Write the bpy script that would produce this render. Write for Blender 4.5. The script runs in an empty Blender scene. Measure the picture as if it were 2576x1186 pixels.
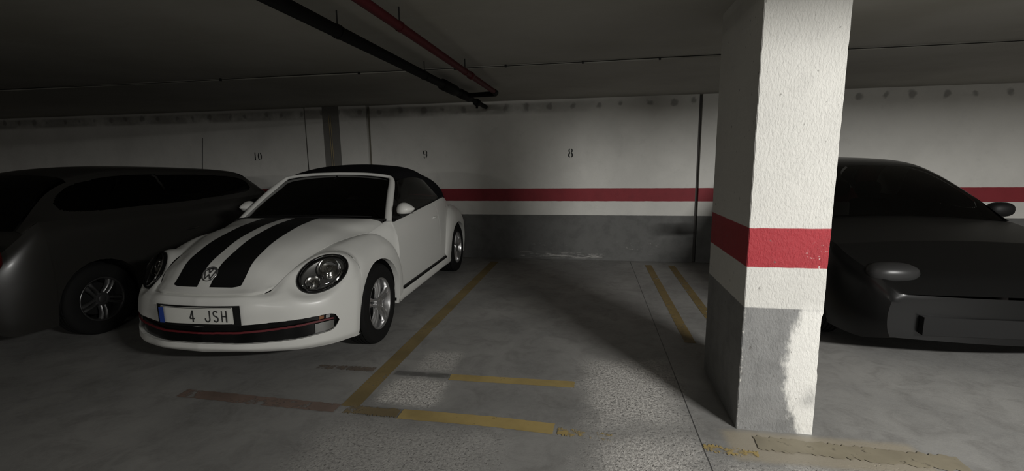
import bpy, bmesh, math, random
import numpy as np
from mathutils import Vector, Matrix
random.seed(7)
C = bpy.context.scene
LINK = C.collection.objects.link

# ------------------------------------------------------------ camera
F_PX, YAW, PITCH, ROLL, CAM_H = 1175.8, -0.175285, 0.156139, 0.012525, 1.45
fw = np.array([math.sin(YAW)*math.cos(PITCH), math.cos(YAW)*math.cos(PITCH), -math.sin(PITCH)])
rt = np.array([math.cos(YAW), -math.sin(YAW), 0.0])
dn = -np.cross(rt, fw)
rr = rt*math.cos(ROLL) + dn*math.sin(ROLL)
dd = dn*math.cos(ROLL) - rt*math.sin(ROLL)
cam_data = bpy.data.cameras.new('camera')
cam = bpy.data.objects.new('camera', cam_data); LINK(cam)
cam_data.sensor_width = 36; cam_data.sensor_fit = 'HORIZONTAL'
cam_data.lens = F_PX/2576*36
cam_data.clip_start = 0.02; cam_data.clip_end = 200
M = Matrix.Identity(4)
for i in range(3):
    M[i][0] = rr[i]; M[i][1] = -dd[i]; M[i][2] = -fw[i]
M[2][3] = CAM_H
cam.matrix_world = M
C.camera = cam

# ------------------------------------------------------------ world, exposure, lights
C.view_settings.view_transform = 'Standard'
C.view_settings.look = 'None'
C.view_settings.gamma = 1
C.view_settings.use_curve_mapping = False
C.view_settings.exposure = 0.0
W = bpy.data.worlds.new('world'); C.world = W; W.use_nodes = True
W.node_tree.nodes['Background'].inputs[0].default_value = (0.6, 0.62, 0.65, 1)
W.node_tree.nodes['Background'].inputs[1].default_value = 0.01
for k, v in dict(diffuse_bounces=5, max_bounces=8, transparent_max_bounces=16).items():
    setattr(C.cycles, k, v)

def area(name, loc, target, sx, sy, power, color=(1, 1, 1), spread=180):
    d = bpy.data.lights.new(name, 'AREA'); d.shape = 'RECTANGLE'; d.size = sx; d.size_y = sy
    d.energy = power; d.color = color; d.spread = math.radians(spread)
    o = bpy.data.objects.new(name, d); LINK(o); o.location = loc
    o.rotation_euler = (Vector(target)-Vector(loc)).to_track_quat('-Z', 'Y').to_euler()
    return o
# fluorescent lamps under the higher ceiling of the driveway, behind the camera; the middle one is an added fill
area('driveway_lamp_right', (3.35, -0.95, 2.398), (2.6, 2.9, 0.3), 1.2, 0.085, 178, (1.0, 0.985, 0.95), 150)
area('driveway_lamp_left', (-5.0, -5.0, 2.17), (-3.0, 6.0, 1.3), 1.2, 0.12, 17, (1.0, 0.96, 0.89))
area('added_fill_lamp', (1.3, -5.2, 2.17), (0.4, 6.0, 1.2), 1.2, 0.12, 42, (1.0, 0.985, 0.95))  # added fill, brightens the middle of the back wall

# ------------------------------------------------------------ helpers
def tag(o, label=None, cat=None, group=None, kind=None):
    if label: o['label'] = label
    if cat: o['category'] = cat
    if group: o['group'] = group
    if kind: o['kind'] = kind
    return o
def empty(name, loc=(0, 0, 0), rz=0):
    o = bpy.data.objects.new(name, None); LINK(o); o.location = loc; o.rotation_euler = (0, 0, rz)
    o.empty_display_size = 0.1
    return o
def mesh(name, verts, faces, mat, parent=None, smooth=True):
    me = bpy.data.meshes.new(name)
    me.from_pydata([tuple(map(float, v)) for v in verts], [], faces)
    me.validate(); me.update()
    if smooth:
        for p in me.polygons: p.use_smooth = True
    if mat: me.materials.append(mat)
    o = bpy.data.objects.new(name, me); LINK(o)
    if parent: o.parent = parent
    return o
class MB:
    def __init__(s): s.v = []; s.f = []
    def add(s, v, f):
        n = len(s.v); s.v += [tuple(map(float, p)) for p in v]; s.f += [tuple(n+i for i in q) for q in f]; return s
    def box(s, x0, x1, y0, y1, z0, z1):
        v = [(x, y, z) for x in (x0, x1) for y in (y0, y1) for z in (z0, z1)]
        return s.add(v, [(0, 1, 3, 2), (4, 6, 7, 5), (0, 4, 5, 1), (2, 3, 7, 6), (0, 2, 6, 4), (1, 5, 7, 3)])
    def grid(s, P, closed_u=False, closed_v=False):
        nu, nv = P.shape[:2]; f = []
        for i in range(nu if closed_u else nu-1):
            for j in range(nv if closed_v else nv-1):
                i2, j2 = (i+1) % nu, (j+1) % nv
                f.append((i*nv+j, i2*nv+j, i2*nv+j2, i*nv+j2))
        return s.add(P.reshape(-1, 3), f)
    def tube(s, pts, r, n=16, caps=True, ell=None, up=None):
        pts = [Vector(p) for p in pts]; rs = r if isinstance(r, (list, tuple)) else [r]*len(pts)
        rings = []; ref = Vector(up) if up else Vector((0, 0, 1))
        for i, p in enumerate(pts):
            t = (pts[min(i+1, len(pts)-1)]-pts[max(i-1, 0)]).normalized()
            rf = ref if abs(t.dot(ref)) < 0.97 else Vector((0, 1, 0))
            a = t.cross(rf).normalized(); b = a.cross(t).normalized()
            e = ell or 1
            rings.append([p + a*math.cos(2*math.pi*k/n)*rs[i] + b*math.sin(2*math.pi*k/n)*rs[i]*e for k in range(n)])
        P = np.array([[tuple(q) for q in ring] for ring in rings]); base = len(s.v)
        s.grid(P, closed_v=True)
        if caps:
            s.f.append(tuple(base+k for k in range(n))[::-1]); m = base+(len(pts)-1)*n
            s.f.append(tuple(m+k for k in range(n)))
        return s
    def lathe(s, prof, n=48, axis='x', c=(0, 0, 0)):
        # prof: (axial, radius)
        P = np.zeros((len(prof), n, 3))
        for i, (a, r) in enumerate(prof):
            for k in range(n):
                t = 2*math.pi*k/n; q = (r*math.cos(t), r*math.sin(t))
                if axis == 'x': P[i, k] = (c[0]+a, c[1]+q[0], c[2]+q[1])
                elif axis == 'z': P[i, k] = (c[0]+q[0], c[1]+q[1], c[2]+a)
                else: P[i, k] = (c[0]+q[0], c[1]+a, c[2]+q[1])
        return s.grid(P, closed_v=True)
    def ellipsoid(s, c, r, n=20, m=12, p=1.0):
        P = np.zeros((m+1, n, 3))
        sg = lambda x: math.copysign(abs(x)**p, x)
        for i in range(m+1):
            ph = math.pi*(i/m-0.5)
            for k in range(n):
                t = 2*math.pi*k/n
                P[i, k] = (c[0]+r[0]*sg(math.cos(ph))*sg(math.cos(t)), c[1]+r[1]*sg(math.cos(ph))*sg(math.sin(t)), c[2]+r[2]*sg(math.sin(ph)))
        return s.grid(P, closed_v=True)
    def build(s, name, mat, parent=None, smooth=True, bevel=0, seg=2):
        o = mesh(name, s.v, s.f, mat, parent, smooth)
        if bevel:
            b = o.modifiers.new('bevel', 'BEVEL'); b.width = bevel; b.segments = seg; b.limit_method = 'ANGLE'
        if smooth: flat_angles(o)
        return o
def flat_angles(o, ang=38):
    me = o.data; me.update()
    bm = bmesh.new(); bm.from_mesh(me)
    bmesh.ops.remove_doubles(bm, verts=bm.verts, dist=1e-6)
    bmesh.ops.recalc_face_normals(bm, faces=bm.faces)
    for e in bm.edges:
        if len(e.link_faces) == 2 and e.calc_face_angle(0) > math.radians(ang): e.smooth = False
    bm.to_mesh(me); bm.free()

def cr_mat(n, ts):
    """Catmull-Rom interpolation matrix for n control points at parameters ts in [0, n-1]"""
    A = np.zeros((len(ts), n))
    for r, t in enumerate(ts):
        t = min(max(t, 0), n-1-1e-9); i = int(t); f = t-i
        w = (-.5*f+f*f-.5*f**3, 1-2.5*f*f+1.5*f**3, .5*f+2*f*f-1.5*f**3, -.5*f*f+.5*f**3)
        for k, wk in zip((i-1, i, i+1, i+2), w):
            if k < 0: A[r, 0] += 2*wk; A[r, min(1, n-1)] -= wk
            elif k >= n: A[r, n-1] += 2*wk; A[r, n-2] -= wk
            else: A[r, k] += wk
    return A
def net(ctrl, us, vs):
    ctrl = np.array(ctrl, float)
    return np.einsum('ui,ijk,vj->uvk', cr_mat(ctrl.shape[0], us), ctrl, cr_mat(ctrl.shape[1], vs))
def lin(n, m): return np.linspace(0, n-1, m)
def sym(ctrl):
    """mirror a half net (rows run from centre outwards) to the full width"""
    out = []
    for row in ctrl:
        row = [tuple(p) for p in row]
        out.append([(-p[0], p[1], p[2]) for p in row[:0:-1]] + row)
    return out
def mirror(P): Q = np.array(P, float).copy(); Q[..., 0] *= -1; return Q
def mat(name, color, rough=.5, metal=0, coat=0, spec=.5, emission=None):
    m = bpy.data.materials.new(name); m.use_nodes = True
    b = m.node_tree.nodes['Principled BSDF']
    b.inputs['Base Color'].default_value = (*color, 1); b.inputs['Roughness'].default_value = rough
    b.inputs['Metallic'].default_value = metal; b.inputs['Coat Weight'].default_value = coat
    b.inputs['Coat Roughness'].default_value = .05
    b.inputs['Specular IOR Level'].default_value = spec
    return m
class NT:
    def __init__(s, m): s.t = m.node_tree; s.n = s.t.nodes; s.l = s.t.links; s.b = s.n['Principled BSDF']
    def node(s, typ, **kw):
        n = s.n.new(typ)
        for k, v in kw.items():
            if k.startswith('i_'):
                k = k[2:]; n.inputs[int(k) if k.isdigit() else k].default_value = v
            else: setattr(n, k, v)
        return n
    def link(s, a, b): s.l.new(a, b)
    def math(s, op, a, b=None, c=None, clamp=False):
        n = s.node('ShaderNodeMath', operation=op); n.use_clamp = clamp
        for i, x in enumerate((a, b, c)):
            if x is None: continue
            if isinstance(x, (int, float)): n.inputs[i].default_value = x
            else: s.l.new(x, n.inputs[i])
        return n.outputs[0]
    def mix(s, fac, a, b):
        n = s.node('ShaderNodeMix', data_type='RGBA')
        for i, x in ((0, fac), (6, a), (7, b)):
            if isinstance(x, (int, float)): n.inputs[i].default_value = x
            elif isinstance(x, tuple): n.inputs[i].default_value = (*x, 1) if len(x) == 3 else x
            else: s.l.new(x, n.inputs[i])
        return n.outputs[2]
    def coord(s, which='Object', scale=None):
        c = s.node('ShaderNodeTexCoord').outputs[which]
        if scale:
            m = s.node('ShaderNodeMapping'); m.inputs['Scale'].default_value = scale; s.l.new(c, m.inputs[0]); c = m.outputs[0]
        return c
    def noise(s, scale, detail=4, rough=.5, vec=None, out=0, dist=0):
        n = s.node('ShaderNodeTexNoise'); n.inputs['Scale'].default_value = scale; n.inputs['Detail'].default_value = detail
        n.inputs['Roughness'].default_value = rough; n.inputs['Distortion'].default_value = dist
        if vec is not None: s.l.new(vec, n.inputs['Vector'])
        return n.outputs[out]
    def step(s, x, a, b):
        n = s.node('ShaderNodeMapRange', interpolation_type='SMOOTHSTEP'); n.inputs[1].default_value = a; n.inputs[2].default_value = b
        s.l.new(x, n.inputs[0]); return n.outputs[0]
    def bump(s, h, strength=.3, dist=.01, prev=None):
        n = s.node('ShaderNodeBump'); n.inputs['Strength'].default_value = strength; n.inputs['Distance'].default_value = dist
        s.l.new(h, n.inputs['Height'])
        if prev is not None: s.l.new(prev, n.inputs['Normal'])
        return n.outputs[0]
    def xyz(s, vec):
        n = s.node('ShaderNodeSeparateXYZ'); s.l.new(vec, n.inputs[0]); return n.outputs
def box_mask(t, x, y, x0, x1, y0, y1, soft, wob=None):
    """soft-edged rectangle in x, y (used for painted areas and worn patches)"""
    if wob is not None: x = t.math('ADD', x, wob); y = t.math('ADD', y, wob)
    a = t.math('MULTIPLY', t.step(x, x0-soft, x0+soft), t.step(x, x1+soft, x1-soft))
    b = t.math('MULTIPLY', t.step(y, y0-soft, y0+soft), t.step(y, y1+soft, y1-soft))
    return t.math('MULTIPLY', a, b)

# ------------------------------------------------------------ materials of the place
WHITE = (.66, .65, .61); RED = (.36, .025, .035); GREY = (.125, .125, .12)
def painted_wall(name, z_grey, z_r0, z_r1, rough_plaster=0, extra=None, GREY=GREY, RED=RED):
    m = mat(name, WHITE, .7); t = NT(m)
    co = t.coord('Object'); X, Y, Z = t.xyz(co)
    wob = t.math('MULTIPLY', t.math('SUBTRACT', t.noise(9, 3, .6, co), .5), .008)
    z = t.math('ADD', Z, wob)
    n1 = t.noise(1.3, 5, .6, co); n2 = t.noise(7, 5, .65, co)
    white = t.mix(t.step(n1, .35, .75), WHITE, tuple(c*.86 for c in WHITE))
    white = t.mix(t.math('MULTIPLY', t.step(n2, .55, .8), .35), white, tuple(c*.7 for c in WHITE))
    grey = t.mix(t.step(n2, .4, .7), GREY, tuple(c*.78 for c in GREY))
    red = t.mix(t.step(n2, .4, .8), RED, tuple(c*.85 for c in RED))
    c = t.mix(t.step(z, z_grey-.004, z_grey+.004), grey, white)
    isred = t.math('MULTIPLY', t.step(z, z_r0-.003, z_r0+.003), t.step(z, z_r1+.003, z_r1-.003))
    c = t.mix(isred, c, red)
    if extra: c = extra(t, co, X, Y, Z, c)
    t.link(c, t.b.inputs['Base Color'])
    nb = t.bump(t.noise(55, 4, .6, co), .25, .004)
    nb = t.bump(t.noise(3.5, 3, .5, co), .35, .02, nb)
    if rough_plaster:
        mp = t.coord('Object', (1, 1, .5))
        h = t.math('MULTIPLY', t.noise(88, 3, .6, mp, dist=.5), t.math('ADD', t.math('MULTIPLY', t.step(Y, .01, .004), .85), .15))
        nb = t.bump(h, .6, .0085*rough_plaster, nb)
    t.link(nb, t.b.inputs['Normal'])
    return m
def wall_extra(t, co, X, Y, Z, c):
    # cement smudges in a row just under the slab, and a dirty band around them
    v = t.node('ShaderNodeTexVoronoi', voronoi_dimensions='1D'); v.inputs['Scale'].default_value = 1; v.inputs['Randomness'].default_value = .25
    t.link(t.math('MULTIPLY', X, 3.05), v.inputs['W'])
    dz = t.math('MULTIPLY', t.math('SUBTRACT', Z, 2.235), 4.2)
    dx = t.math('MULTIPLY', v.outputs['Distance'], 1.55)
    r = t.math('SQRT', t.math('ADD', t.math('MULTIPLY', dz, dz), t.math('MULTIPLY', dx, dx)))
    r = t.math('ADD', r, t.math('MULTIPLY', t.math('SUBTRACT', t.noise(6, 3, .6, co), .42), .75))
    spot = t.step(r, .30, .12)
    c = t.mix(t.math('MULTIPLY', spot, .55), c, (.10, .095, .085))
    left = t.step(X, .6, -1.6)
    band = t.math('MULTIPLY', t.math('MULTIPLY', t.step(Z, 2.12, 2.17), t.step(Z, 2.31, 2.27)), t.math('MULTIPLY', left, t.step(t.noise(2.2, 4, .6, co), .25, .6)))
    c = t.mix(t.math('MULTIPLY', band, .6), c, (.14, .13, .11))
    # scraped paint near the floor
    sn = t.noise(1, 6, .7, t.coord('Object', (5, 5, 38)))
    area_ = box_mask(t, X, Z, -1.1, .15, .03, .10, .03)
    area2 = box_mask(t, X, Z, .35, 1.0, .12, .26, .05)
    area3 = box_mask(t, X, Z, -.9, -.4, .16, .24, .03)
    s = t.math('ADD', t.math('MULTIPLY', area_, t.step(sn, .50, .58)), t.math('MULTIPLY', t.math('ADD', area2, t.math('MULTIPLY', area3, .5)), t.step(t.noise(1, 6, .7, t.coord('Object', (14, 14, 50))), .60, .67)), clamp=True)
    c = t.mix(t.math('MULTIPLY', s, .6), c, (.50, .49, .46))
    return c
def column_extra(t, co, X, Y, Z, c):
    # front face only: a big pale area low on the right, and chips along the edges
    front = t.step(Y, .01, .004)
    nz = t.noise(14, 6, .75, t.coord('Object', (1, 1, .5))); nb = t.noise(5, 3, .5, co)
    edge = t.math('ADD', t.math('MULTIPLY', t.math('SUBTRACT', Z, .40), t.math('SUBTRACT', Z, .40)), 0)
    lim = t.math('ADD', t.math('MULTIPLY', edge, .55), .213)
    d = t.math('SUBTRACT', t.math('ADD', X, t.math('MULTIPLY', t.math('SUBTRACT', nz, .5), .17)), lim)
    worn = t.math('MULTIPLY', t.step(d, -.014, .036), t.math('MULTIPLY', t.step(Z, .74, .66), front))  # mask of the pale area
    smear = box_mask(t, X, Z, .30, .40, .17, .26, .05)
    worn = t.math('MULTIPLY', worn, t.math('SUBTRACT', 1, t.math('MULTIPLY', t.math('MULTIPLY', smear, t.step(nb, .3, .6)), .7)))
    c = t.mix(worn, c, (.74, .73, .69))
    chips = t.math('MULTIPLY', box_mask(t, X, Z, .30, .40, .90, 1.0, .05), t.step(t.noise(38, 3, .6, co), .60, .64))
    c = t.mix(t.math('MULTIPLY', chips, front), c, (.74, .73, .7))
    pits = t.step(t.noise(34, 2, .5, t.coord('Object', (1, 1, .8))), (.69), .74)
    c = t.mix(t.math('MULTIPLY', pits, .6), c, (.12, .11, .10))
    ch2 = t.math('MULTIPLY', t.math('MULTIPLY', box_mask(t, X, Y, -.02, .010, -.02, .010, .003), t.step(t.noise(30, 4, .7, co), .52, .6)), t.step(Z, .75, .6))
    c = t.mix(t.math('MULTIPLY', ch2, .8), c, (.6, .58, .54))
    # scuff marks on the side face
    side = t.math('MULTIPLY', t.step(Y, .02, .05), box_mask(t, Y, Z, .35, .75, .1, 1.4, .1))
    sc = t.step(t.noise(1, 5, .7, t.coord('Object', (20, 6, 14))), .66, .72)
    c = t.mix(t.math('MULTIPLY', t.math('MULTIPLY', side, sc), .12), c, (.35, .34, .32))
    return c
M_WALL = painted_wall('painted_wall', .668, .872, 1.060, extra=wall_extra, RED=(.23, .018, .026))
M_PLAIN = painted_wall('painted_wall_plain', .668, .872, 1.060)
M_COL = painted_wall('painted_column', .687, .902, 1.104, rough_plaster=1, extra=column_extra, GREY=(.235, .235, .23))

def floor_material():
    m = mat('concrete_floor', (.2, .2, .2), .6); t = NT(m)
    co = t.coord('Object'); X, Y, Z = t.xyz(co)
    n1 = t.noise(.9, 6, .6, co, dist=.4); n2 = t.noise(5, 6, .65, co, dist=.8); n3 = t.noise(34, 4, .7, co)
    base = t.mix(t.step(n1, .35, .68), (.22, .218, .21), (.32, .315, .30))
    base = t.mix(t.math('MULTIPLY', t.step(n2, .42, .72), .5), base, (.135, .13, .122))
    base = t.mix(t.math('MULTIPLY', t.step(n3, .35, .75), .28), base, (.33, .325, .31))
    # rough worn areas where the trowelled skin is gone (as seen around the lines and by the column)
    wob = t.math('MULTIPLY', t.math('SUBTRACT', t.noise(3.2, 5, .7, co), .5), .42)
    a = box_mask(t, X, Y, -.02, .50, 2.50, 3.28, .16, wob)
    a2 = box_mask(t, X, Y, .05, .48, 1.7, 2.35, .16, wob)
    a3 = box_mask(t, X, Y, -1.30, -.95, 2.50, 2.82, .05, t.math('MULTIPLY', wob, .35))
    a4 = box_mask(t, X, Y, -1.24, -.98, 2.96, 3.30, .06, t.math('MULTIPLY', wob, .35))
    a5 = box_mask(t, X, Y, -1.45, -.5, 1.7, 2.26, .16, t.math('MULTIPLY', wob, .6))
    a6 = box_mask(t, X, Y, .62, 1.6, 1.6, 2.2, .12, wob)
    R = t.math('ADD', t.math('ADD', a, a2), t.math('ADD', t.math('ADD', a3, t.math('MULTIPLY', a4, .6)), t.math('ADD', t.math('MULTIPLY', a5, .4), t.math('MULTIPLY', a6, .8))), clamp=True)
    g = t.noise(70, 3, .75, t.coord('Object', (1, .75, 1)))
    rough_c = t.mix(t.step(g, .40, .60), (.40, .385, .365), (.76, .735, .69))
    pit = t.step(t.noise(52, 2, .5, t.coord('Object', (1, 1.3, 1))), .60, .66)
    rough_c = t.mix(t.math('MULTIPLY', pit, .6), rough_c, (.08, .075, .07))
    base = t.mix(t.math('MULTIPLY', R, .85), base, rough_c)
    # old dark tyre rubbing and faint blacked-out paint
    dk = t.math('MULTIPLY', box_mask(t, X, Y, -1.36, -.965, 2.865, 2.93, .012, t.math('MULTIPLY', wob, .05)), t.step(t.noise(11, 4, .7, co), .25, .5))
    base = t.mix(t.math('MULTIPLY', dk, .75), base, (.07, .068, .064))
    dk2 = box_mask(t, X, Y, -1.35, -1.08, 2.34, 2.44, .015, t.math('MULTIPLY', wob, .06))
    base = t.mix(t.math('MULTIPLY', dk2, .5), base, (.08, .076, .07))
    # saw-cut joint and a fainter scratch
    j = t.math('ADD', t.math('MULTIPLY', t.math('SUBTRACT', Y, 2.1), -.009), .567)
    dj = t.math('ABSOLUTE', t.math('SUBTRACT', X, t.math('ADD', j, t.math('MULTIPLY', t.math('SUBTRACT', t.noise(6, 3, .6, co), .5), .008))))
    joint = t.step(dj, .0045, .0022)
    c = t.mix(t.math('MULTIPLY', joint, .85), base, (.03, .03, .03))
    # pale bare cement in front of the column
    pale = box_mask(t, X, Y, .70, 1.6, 2.24, 2.50, .03, t.math('MULTIPLY', wob, .12))
    c = t.mix(t.math('MULTIPLY', pale, .75), c, (.36, .315, .235))
    t.link(c, t.b.inputs['Base Color'])
    rg = t.math('ADD', t.math('MULTIPLY', n2, .25), .42); t.link(rg, t.b.inputs['Roughness'])
    nb = t.bump(t.noise(120, 3, .6, co), .25, .003)
    h = t.math('MULTIPLY', R, t.math('ADD', g, t.math('MULTIPLY', pit, -1.2)))
    nb = t.bump(h, .7, .008, nb)
    nb = t.bump(t.noise(2.2, 4, .5, co), .25, .02, nb)
    t.link(nb, t.b.inputs['Normal'])
    return m
M_FLOOR = floor_material()
def ceiling_material():
    m = mat('concrete_ceiling', (.3, .29, .26), .85); t = NT(m); co = t.coord('Object'); X, Y, Z = t.xyz(co)
    n1 = t.noise(.7, 5, .6, co); n2 = t.noise(1, 6, .7, t.coord('Object', (1.2, 6, 1)))
    c = t.mix(t.step(n1, .3, .7), (.31, .30, .26), (.39, .38, .345))
    c = t.mix(t.math('MULTIPLY', t.step(n2, .45, .75), .35), c, (.40, .39, .36))
    fl = t.math('MULTIPLY', t.step(t.noise(1, 3, .6, t.coord('Object', (46, 7, 10))), .735, .76), t.step(Y, 4.4, 3.0))
    c = t.mix(t.math('MULTIPLY', fl, .5), c, (.6, .6, .57))
    t.link(c, t.b.inputs['Base Color'])
    t.link(t.bump(t.noise(1, 4, .6, t.coord('Object', (3, 40, 3))), .12, .01, t.bump(n1, .3, .03)), t.b.inputs['Normal'])
    return m
M_CEIL = ceiling_material()
def paint_material(name, color, wear=.5, seed=0):
    m = mat(name, color, .6); t = NT(m); co = t.coord('Object')
    mp = t.node('ShaderNodeMapping'); mp.inputs['Location'].default_value = (seed*3.1, seed*1.7, 0); t.link(co, mp.inputs[0]); co = mp.outputs[0]
    n = t.noise(16, 6, .75, co); n2 = t.noise(3, 4, .6, co)
    c = t.mix(t.step(n2, .35, .7), color, tuple(k*.72 for k in color)); t.link(c, t.b.inputs['Base Color'])
    a = t.step(t.math('ADD', t.math('MULTIPLY', n, .6), t.math('MULTIPLY', n2, .4)), wear-.06, wear+.03)
    g = t.coord('Generated'); gx, gy, gz = t.xyz(g)
    t.link(t.math('MULTIPLY', a, .96), t.b.inputs['Alpha'])
    return m

# ------------------------------------------------------------ the room
YB, ZC, SX0, SX1 = 6.885, 2.345, -12.0, 7.6
YF = -6.2
def struct(o, label=None):
    o['kind'] = 'structure'
    if label: o['label'] = label
    return o
struct(MB().box(SX0-.2, SX1+.2, YF-6, YB+.3, -.2, 0).build('floor', M_FLOOR, smooth=False), 'grey worn concrete garage floor')
struct(MB().box(SX0-.2, SX1+.2, -.35, 4.47, ZC, ZC+.6).build('ceiling', M_CEIL, smooth=False), 'dark concrete ceiling slab over the bays')
struct(MB().box(SX0-.2, SX1+.2, YF-.2, -.35, 2.72, 2.95).build('ceiling', M_CEIL, smooth=False), 'higher ceiling over the driveway')
struct(MB().box(SX0-.2, SX1+.2, 4.47, YB+.3, ZC-.018, ZC+.25).build('ceiling', M_CEIL, smooth=False), 'slightly lower ceiling strip in front of the back wall')
# back wall: panel with bays 8 and 9, joint, right-hand panel, panel with bay 10
wb = MB(); wb.box(-3.45, 1.386, YB, YB+.25, 0, ZC); wb.box(1.430, SX1+.2, YB, YB+.25, 0, ZC)
wb.box(SX0-.2, -4.52, YB, YB+.25, 0, ZC)
struct(wb.build('wall_back', M_WALL, smooth=False), 'white back wall with a red band over a grey dado')
# shallow pilaster between bays 9 and 10, its two halves around a bare strip
pl = MB(); pl.box(-4.47, -4.18, YB-.05, YB+.25, 0, ZC); pl.box(-3.90, -3.45, YB-.05, YB+.25, 0, ZC)
struct(pl.build('trim_1', M_WALL, smooth=False), 'white pilaster halves between bays 9 and 10')
M_BARE = mat('bare_cement', (.17, .165, .15), .9)
struct(MB().box(1.375, 1.444, YB+.06, YB+.25, 0, ZC).build('trim_4', mat('shaded_joint', (.085, .08, .075), .95), smooth=False), 'dark vertical joint in the back wall near the column')  # dark colour at the back of the gap stands in for its shade
struct(MB().box(-4.20, -3.88, YB-.043, YB+.25, 0, ZC).build('trim_2', M_BARE, smooth=False), 'bare grey cement strip up the middle of the pilaster')
struct(MB().box(-4.52, -4.47, YB+.02, YB+.25, 0, ZC).build('trim_3', M_BARE, smooth=False), 'dark joint beside the pilaster')
struct(MB().box(SX0-.2, SX0, YF, YB, 0, 2.8).build('wall_left', M_PLAIN, smooth=False), 'left garage wall')
struct(MB().box(SX1, SX1+.2, YF, YB, 0, 2.8).build('wall_right', M_PLAIN, smooth=False), 'right garage wall')
wf = MB(); wf.box(SX0, SX1, YF-.2, YF, 0, 2.8)
struct(wf.build('wall_front', mat('bare_concrete_wall', (.12, .118, .11), .9), smooth=False), 'front garage wall behind the driveway')

# column
col = MB().box(0, .378, 0, .77, 0, ZC)
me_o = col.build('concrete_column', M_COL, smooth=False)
bm = bmesh.new(); bm.from_mesh(me_o.data)
bmesh.ops.subdivide_edges(bm, edges=[e for e in bm.edges if abs((e.verts[0].co-e.verts[1].co).z) > .5], cuts=90, use_grid_fill=True)
bmesh.ops.bevel(bm, geom=[e for e in bm.edges if abs((e.verts[0].co-e.verts[1].co).z) > .005 and e.calc_face_angle(0) > .5], offset=.003, segments=2, affect='EDGES')
for v in bm.verts:
    a = math.sin(v.co.z*19)*.4+math.sin(v.co.z*47+1)*.35+math.sin(v.co.z*101+2)*.25
    if v.co.x < .02: v.co.x += a*.0012
    if v.co.x > .36 and v.co.y < .1: v.co.x += a*.0018 - (.005 if .35 < v.co.z < .66 else 0)
bm.to_mesh(me_o.data); bm.free()
me_o.location = (.777, 2.52, 0)
tag(me_o, 'square concrete column in rough white plaster with a red band and a grey foot with a pale patch', 'column')

# painted bay lines
ZS = [.0010]
def strip(name, pts, width, m, label, cat='floor marking', group=None, jag=.0, z=.0016, end_jag=.004):
    pts = [Vector((*p, 0)) for p in pts]; L, R_ = [], []
    n = 60; seg = []; ZS[0] += .0003; z = ZS[0]
    for k in range(n+1):
        t = k/n*(len(pts)-1); i = min(int(t), len(pts)-2); seg.append(pts[i].lerp(pts[i+1], t-i))
    for k, p in enumerate(seg):
        d = (seg[min(k+1, n)]-seg[max(k-1, 0)]).normalized(); s = Vector((-d.y, d.x, 0))
        w = width/2
        L.append(p+s*(w+random.uniform(-jag, jag))); R_.append(p-s*(w+random.uniform(-jag, jag)))
    rows = 9; P = np.zeros((n+1, rows, 3))
    for k in range(n+1):
        for r in range(rows):
            q = L[k].lerp(R_[k], r/(rows-1)); P[k, r] = (q.x, q.y, z)
    d0 = (seg[1]-seg[0]).normalized(); d1 = (seg[-1]-seg[-2]).normalized()
    for r in range(rows):
        a, b = random.uniform(-end_jag, end_jag), random.uniform(-end_jag, end_jag)
        P[0, r, :2] += np.array((d0.x, d0.y))*a; P[-1, r, :2] += np.array((d1.x, d1.y))*b
    me = MB().grid(P)
    o = me.build(name, m, smooth=False)
    return tag(o, label, cat, group)
YEL = (.46, .345, .135)
strip('bay_line', [(-1.43, 6.6), (-1.44, 2.42)], .115, paint_material('yellow_dull', (.25, .185, .075), .40, 1), 'long yellow line on the floor beside the white convertible', jag=.0012)
strip('bay_line', [(.755, 6.62), (.775, 3.75)], .085, paint_material('yellow_a', (.24, .17, .06), .43, 2), 'left one of the two parallel yellow lines behind the column', jag=.0012)
strip('bay_line', [(1.065, 6.62), (1.07, 3.75)], .085, paint_material('yellow_b', (.24, .17, .06), .45, 3), 'right one of the two parallel yellow lines, running behind the column', jag=.0012)
strip('bay_line', [(-.955, 2.885), (-.11, 2.90)], .088, paint_material('yellow_c', YEL, .37, 4), 'short yellow cross line in the open bay, the farther one', jag=.0015)
strip('bay_line', [(-1.10, 2.385), (-.55, 2.385), (-.20, 2.365)], .105, paint_material('yellow_d', YEL, .38, 5), 'yellow cross line nearest the camera in the open bay', jag=.0015)
strip('paint_remnant', [(-.18, 2.345), (.12, 2.33)], .06, paint_material('yellow_e', YEL, .49, 6), 'flaking yellow end of the nearest cross line', jag=.012)
strip('paint_remnant', [(-1.44, 2.39), (-1.11, 2.385)], .085, paint_material('yellow_i', (.22, .17, .09), .44, 11), 'dirty yellow remnant where the long line meets the nearest cross line', jag=.012)
strip('paint_remnant', [(.57, 2.315), (.82, 2.29)], .055, paint_material('yellow_f', YEL, .50, 7), 'flaking yellow paint at the foot of the column', jag=.012)
strip('paint_remnant', [(-2.60, 2.41), (-1.50, 2.385)], .095, paint_material('red_g', (.23, .165, .135), .46, 8), 'faded reddish line in front of the white convertible', jag=.004)
strip('paint_remnant', [(-1.95, 2.90), (-1.52, 2.92)], .06, paint_material('brown_h', (.19, .155, .125), .49, 9), 'faint brownish line just in front of the white convertible wheel', jag=.01)
strip('paint_remnant', [(.84, 2.40), (1.75, 2.36)], .12, paint_material('tan_j', (.31, .275, .20), .41, 10), 'pale tan worn line on the floor in front of the column', jag=.012)

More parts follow.
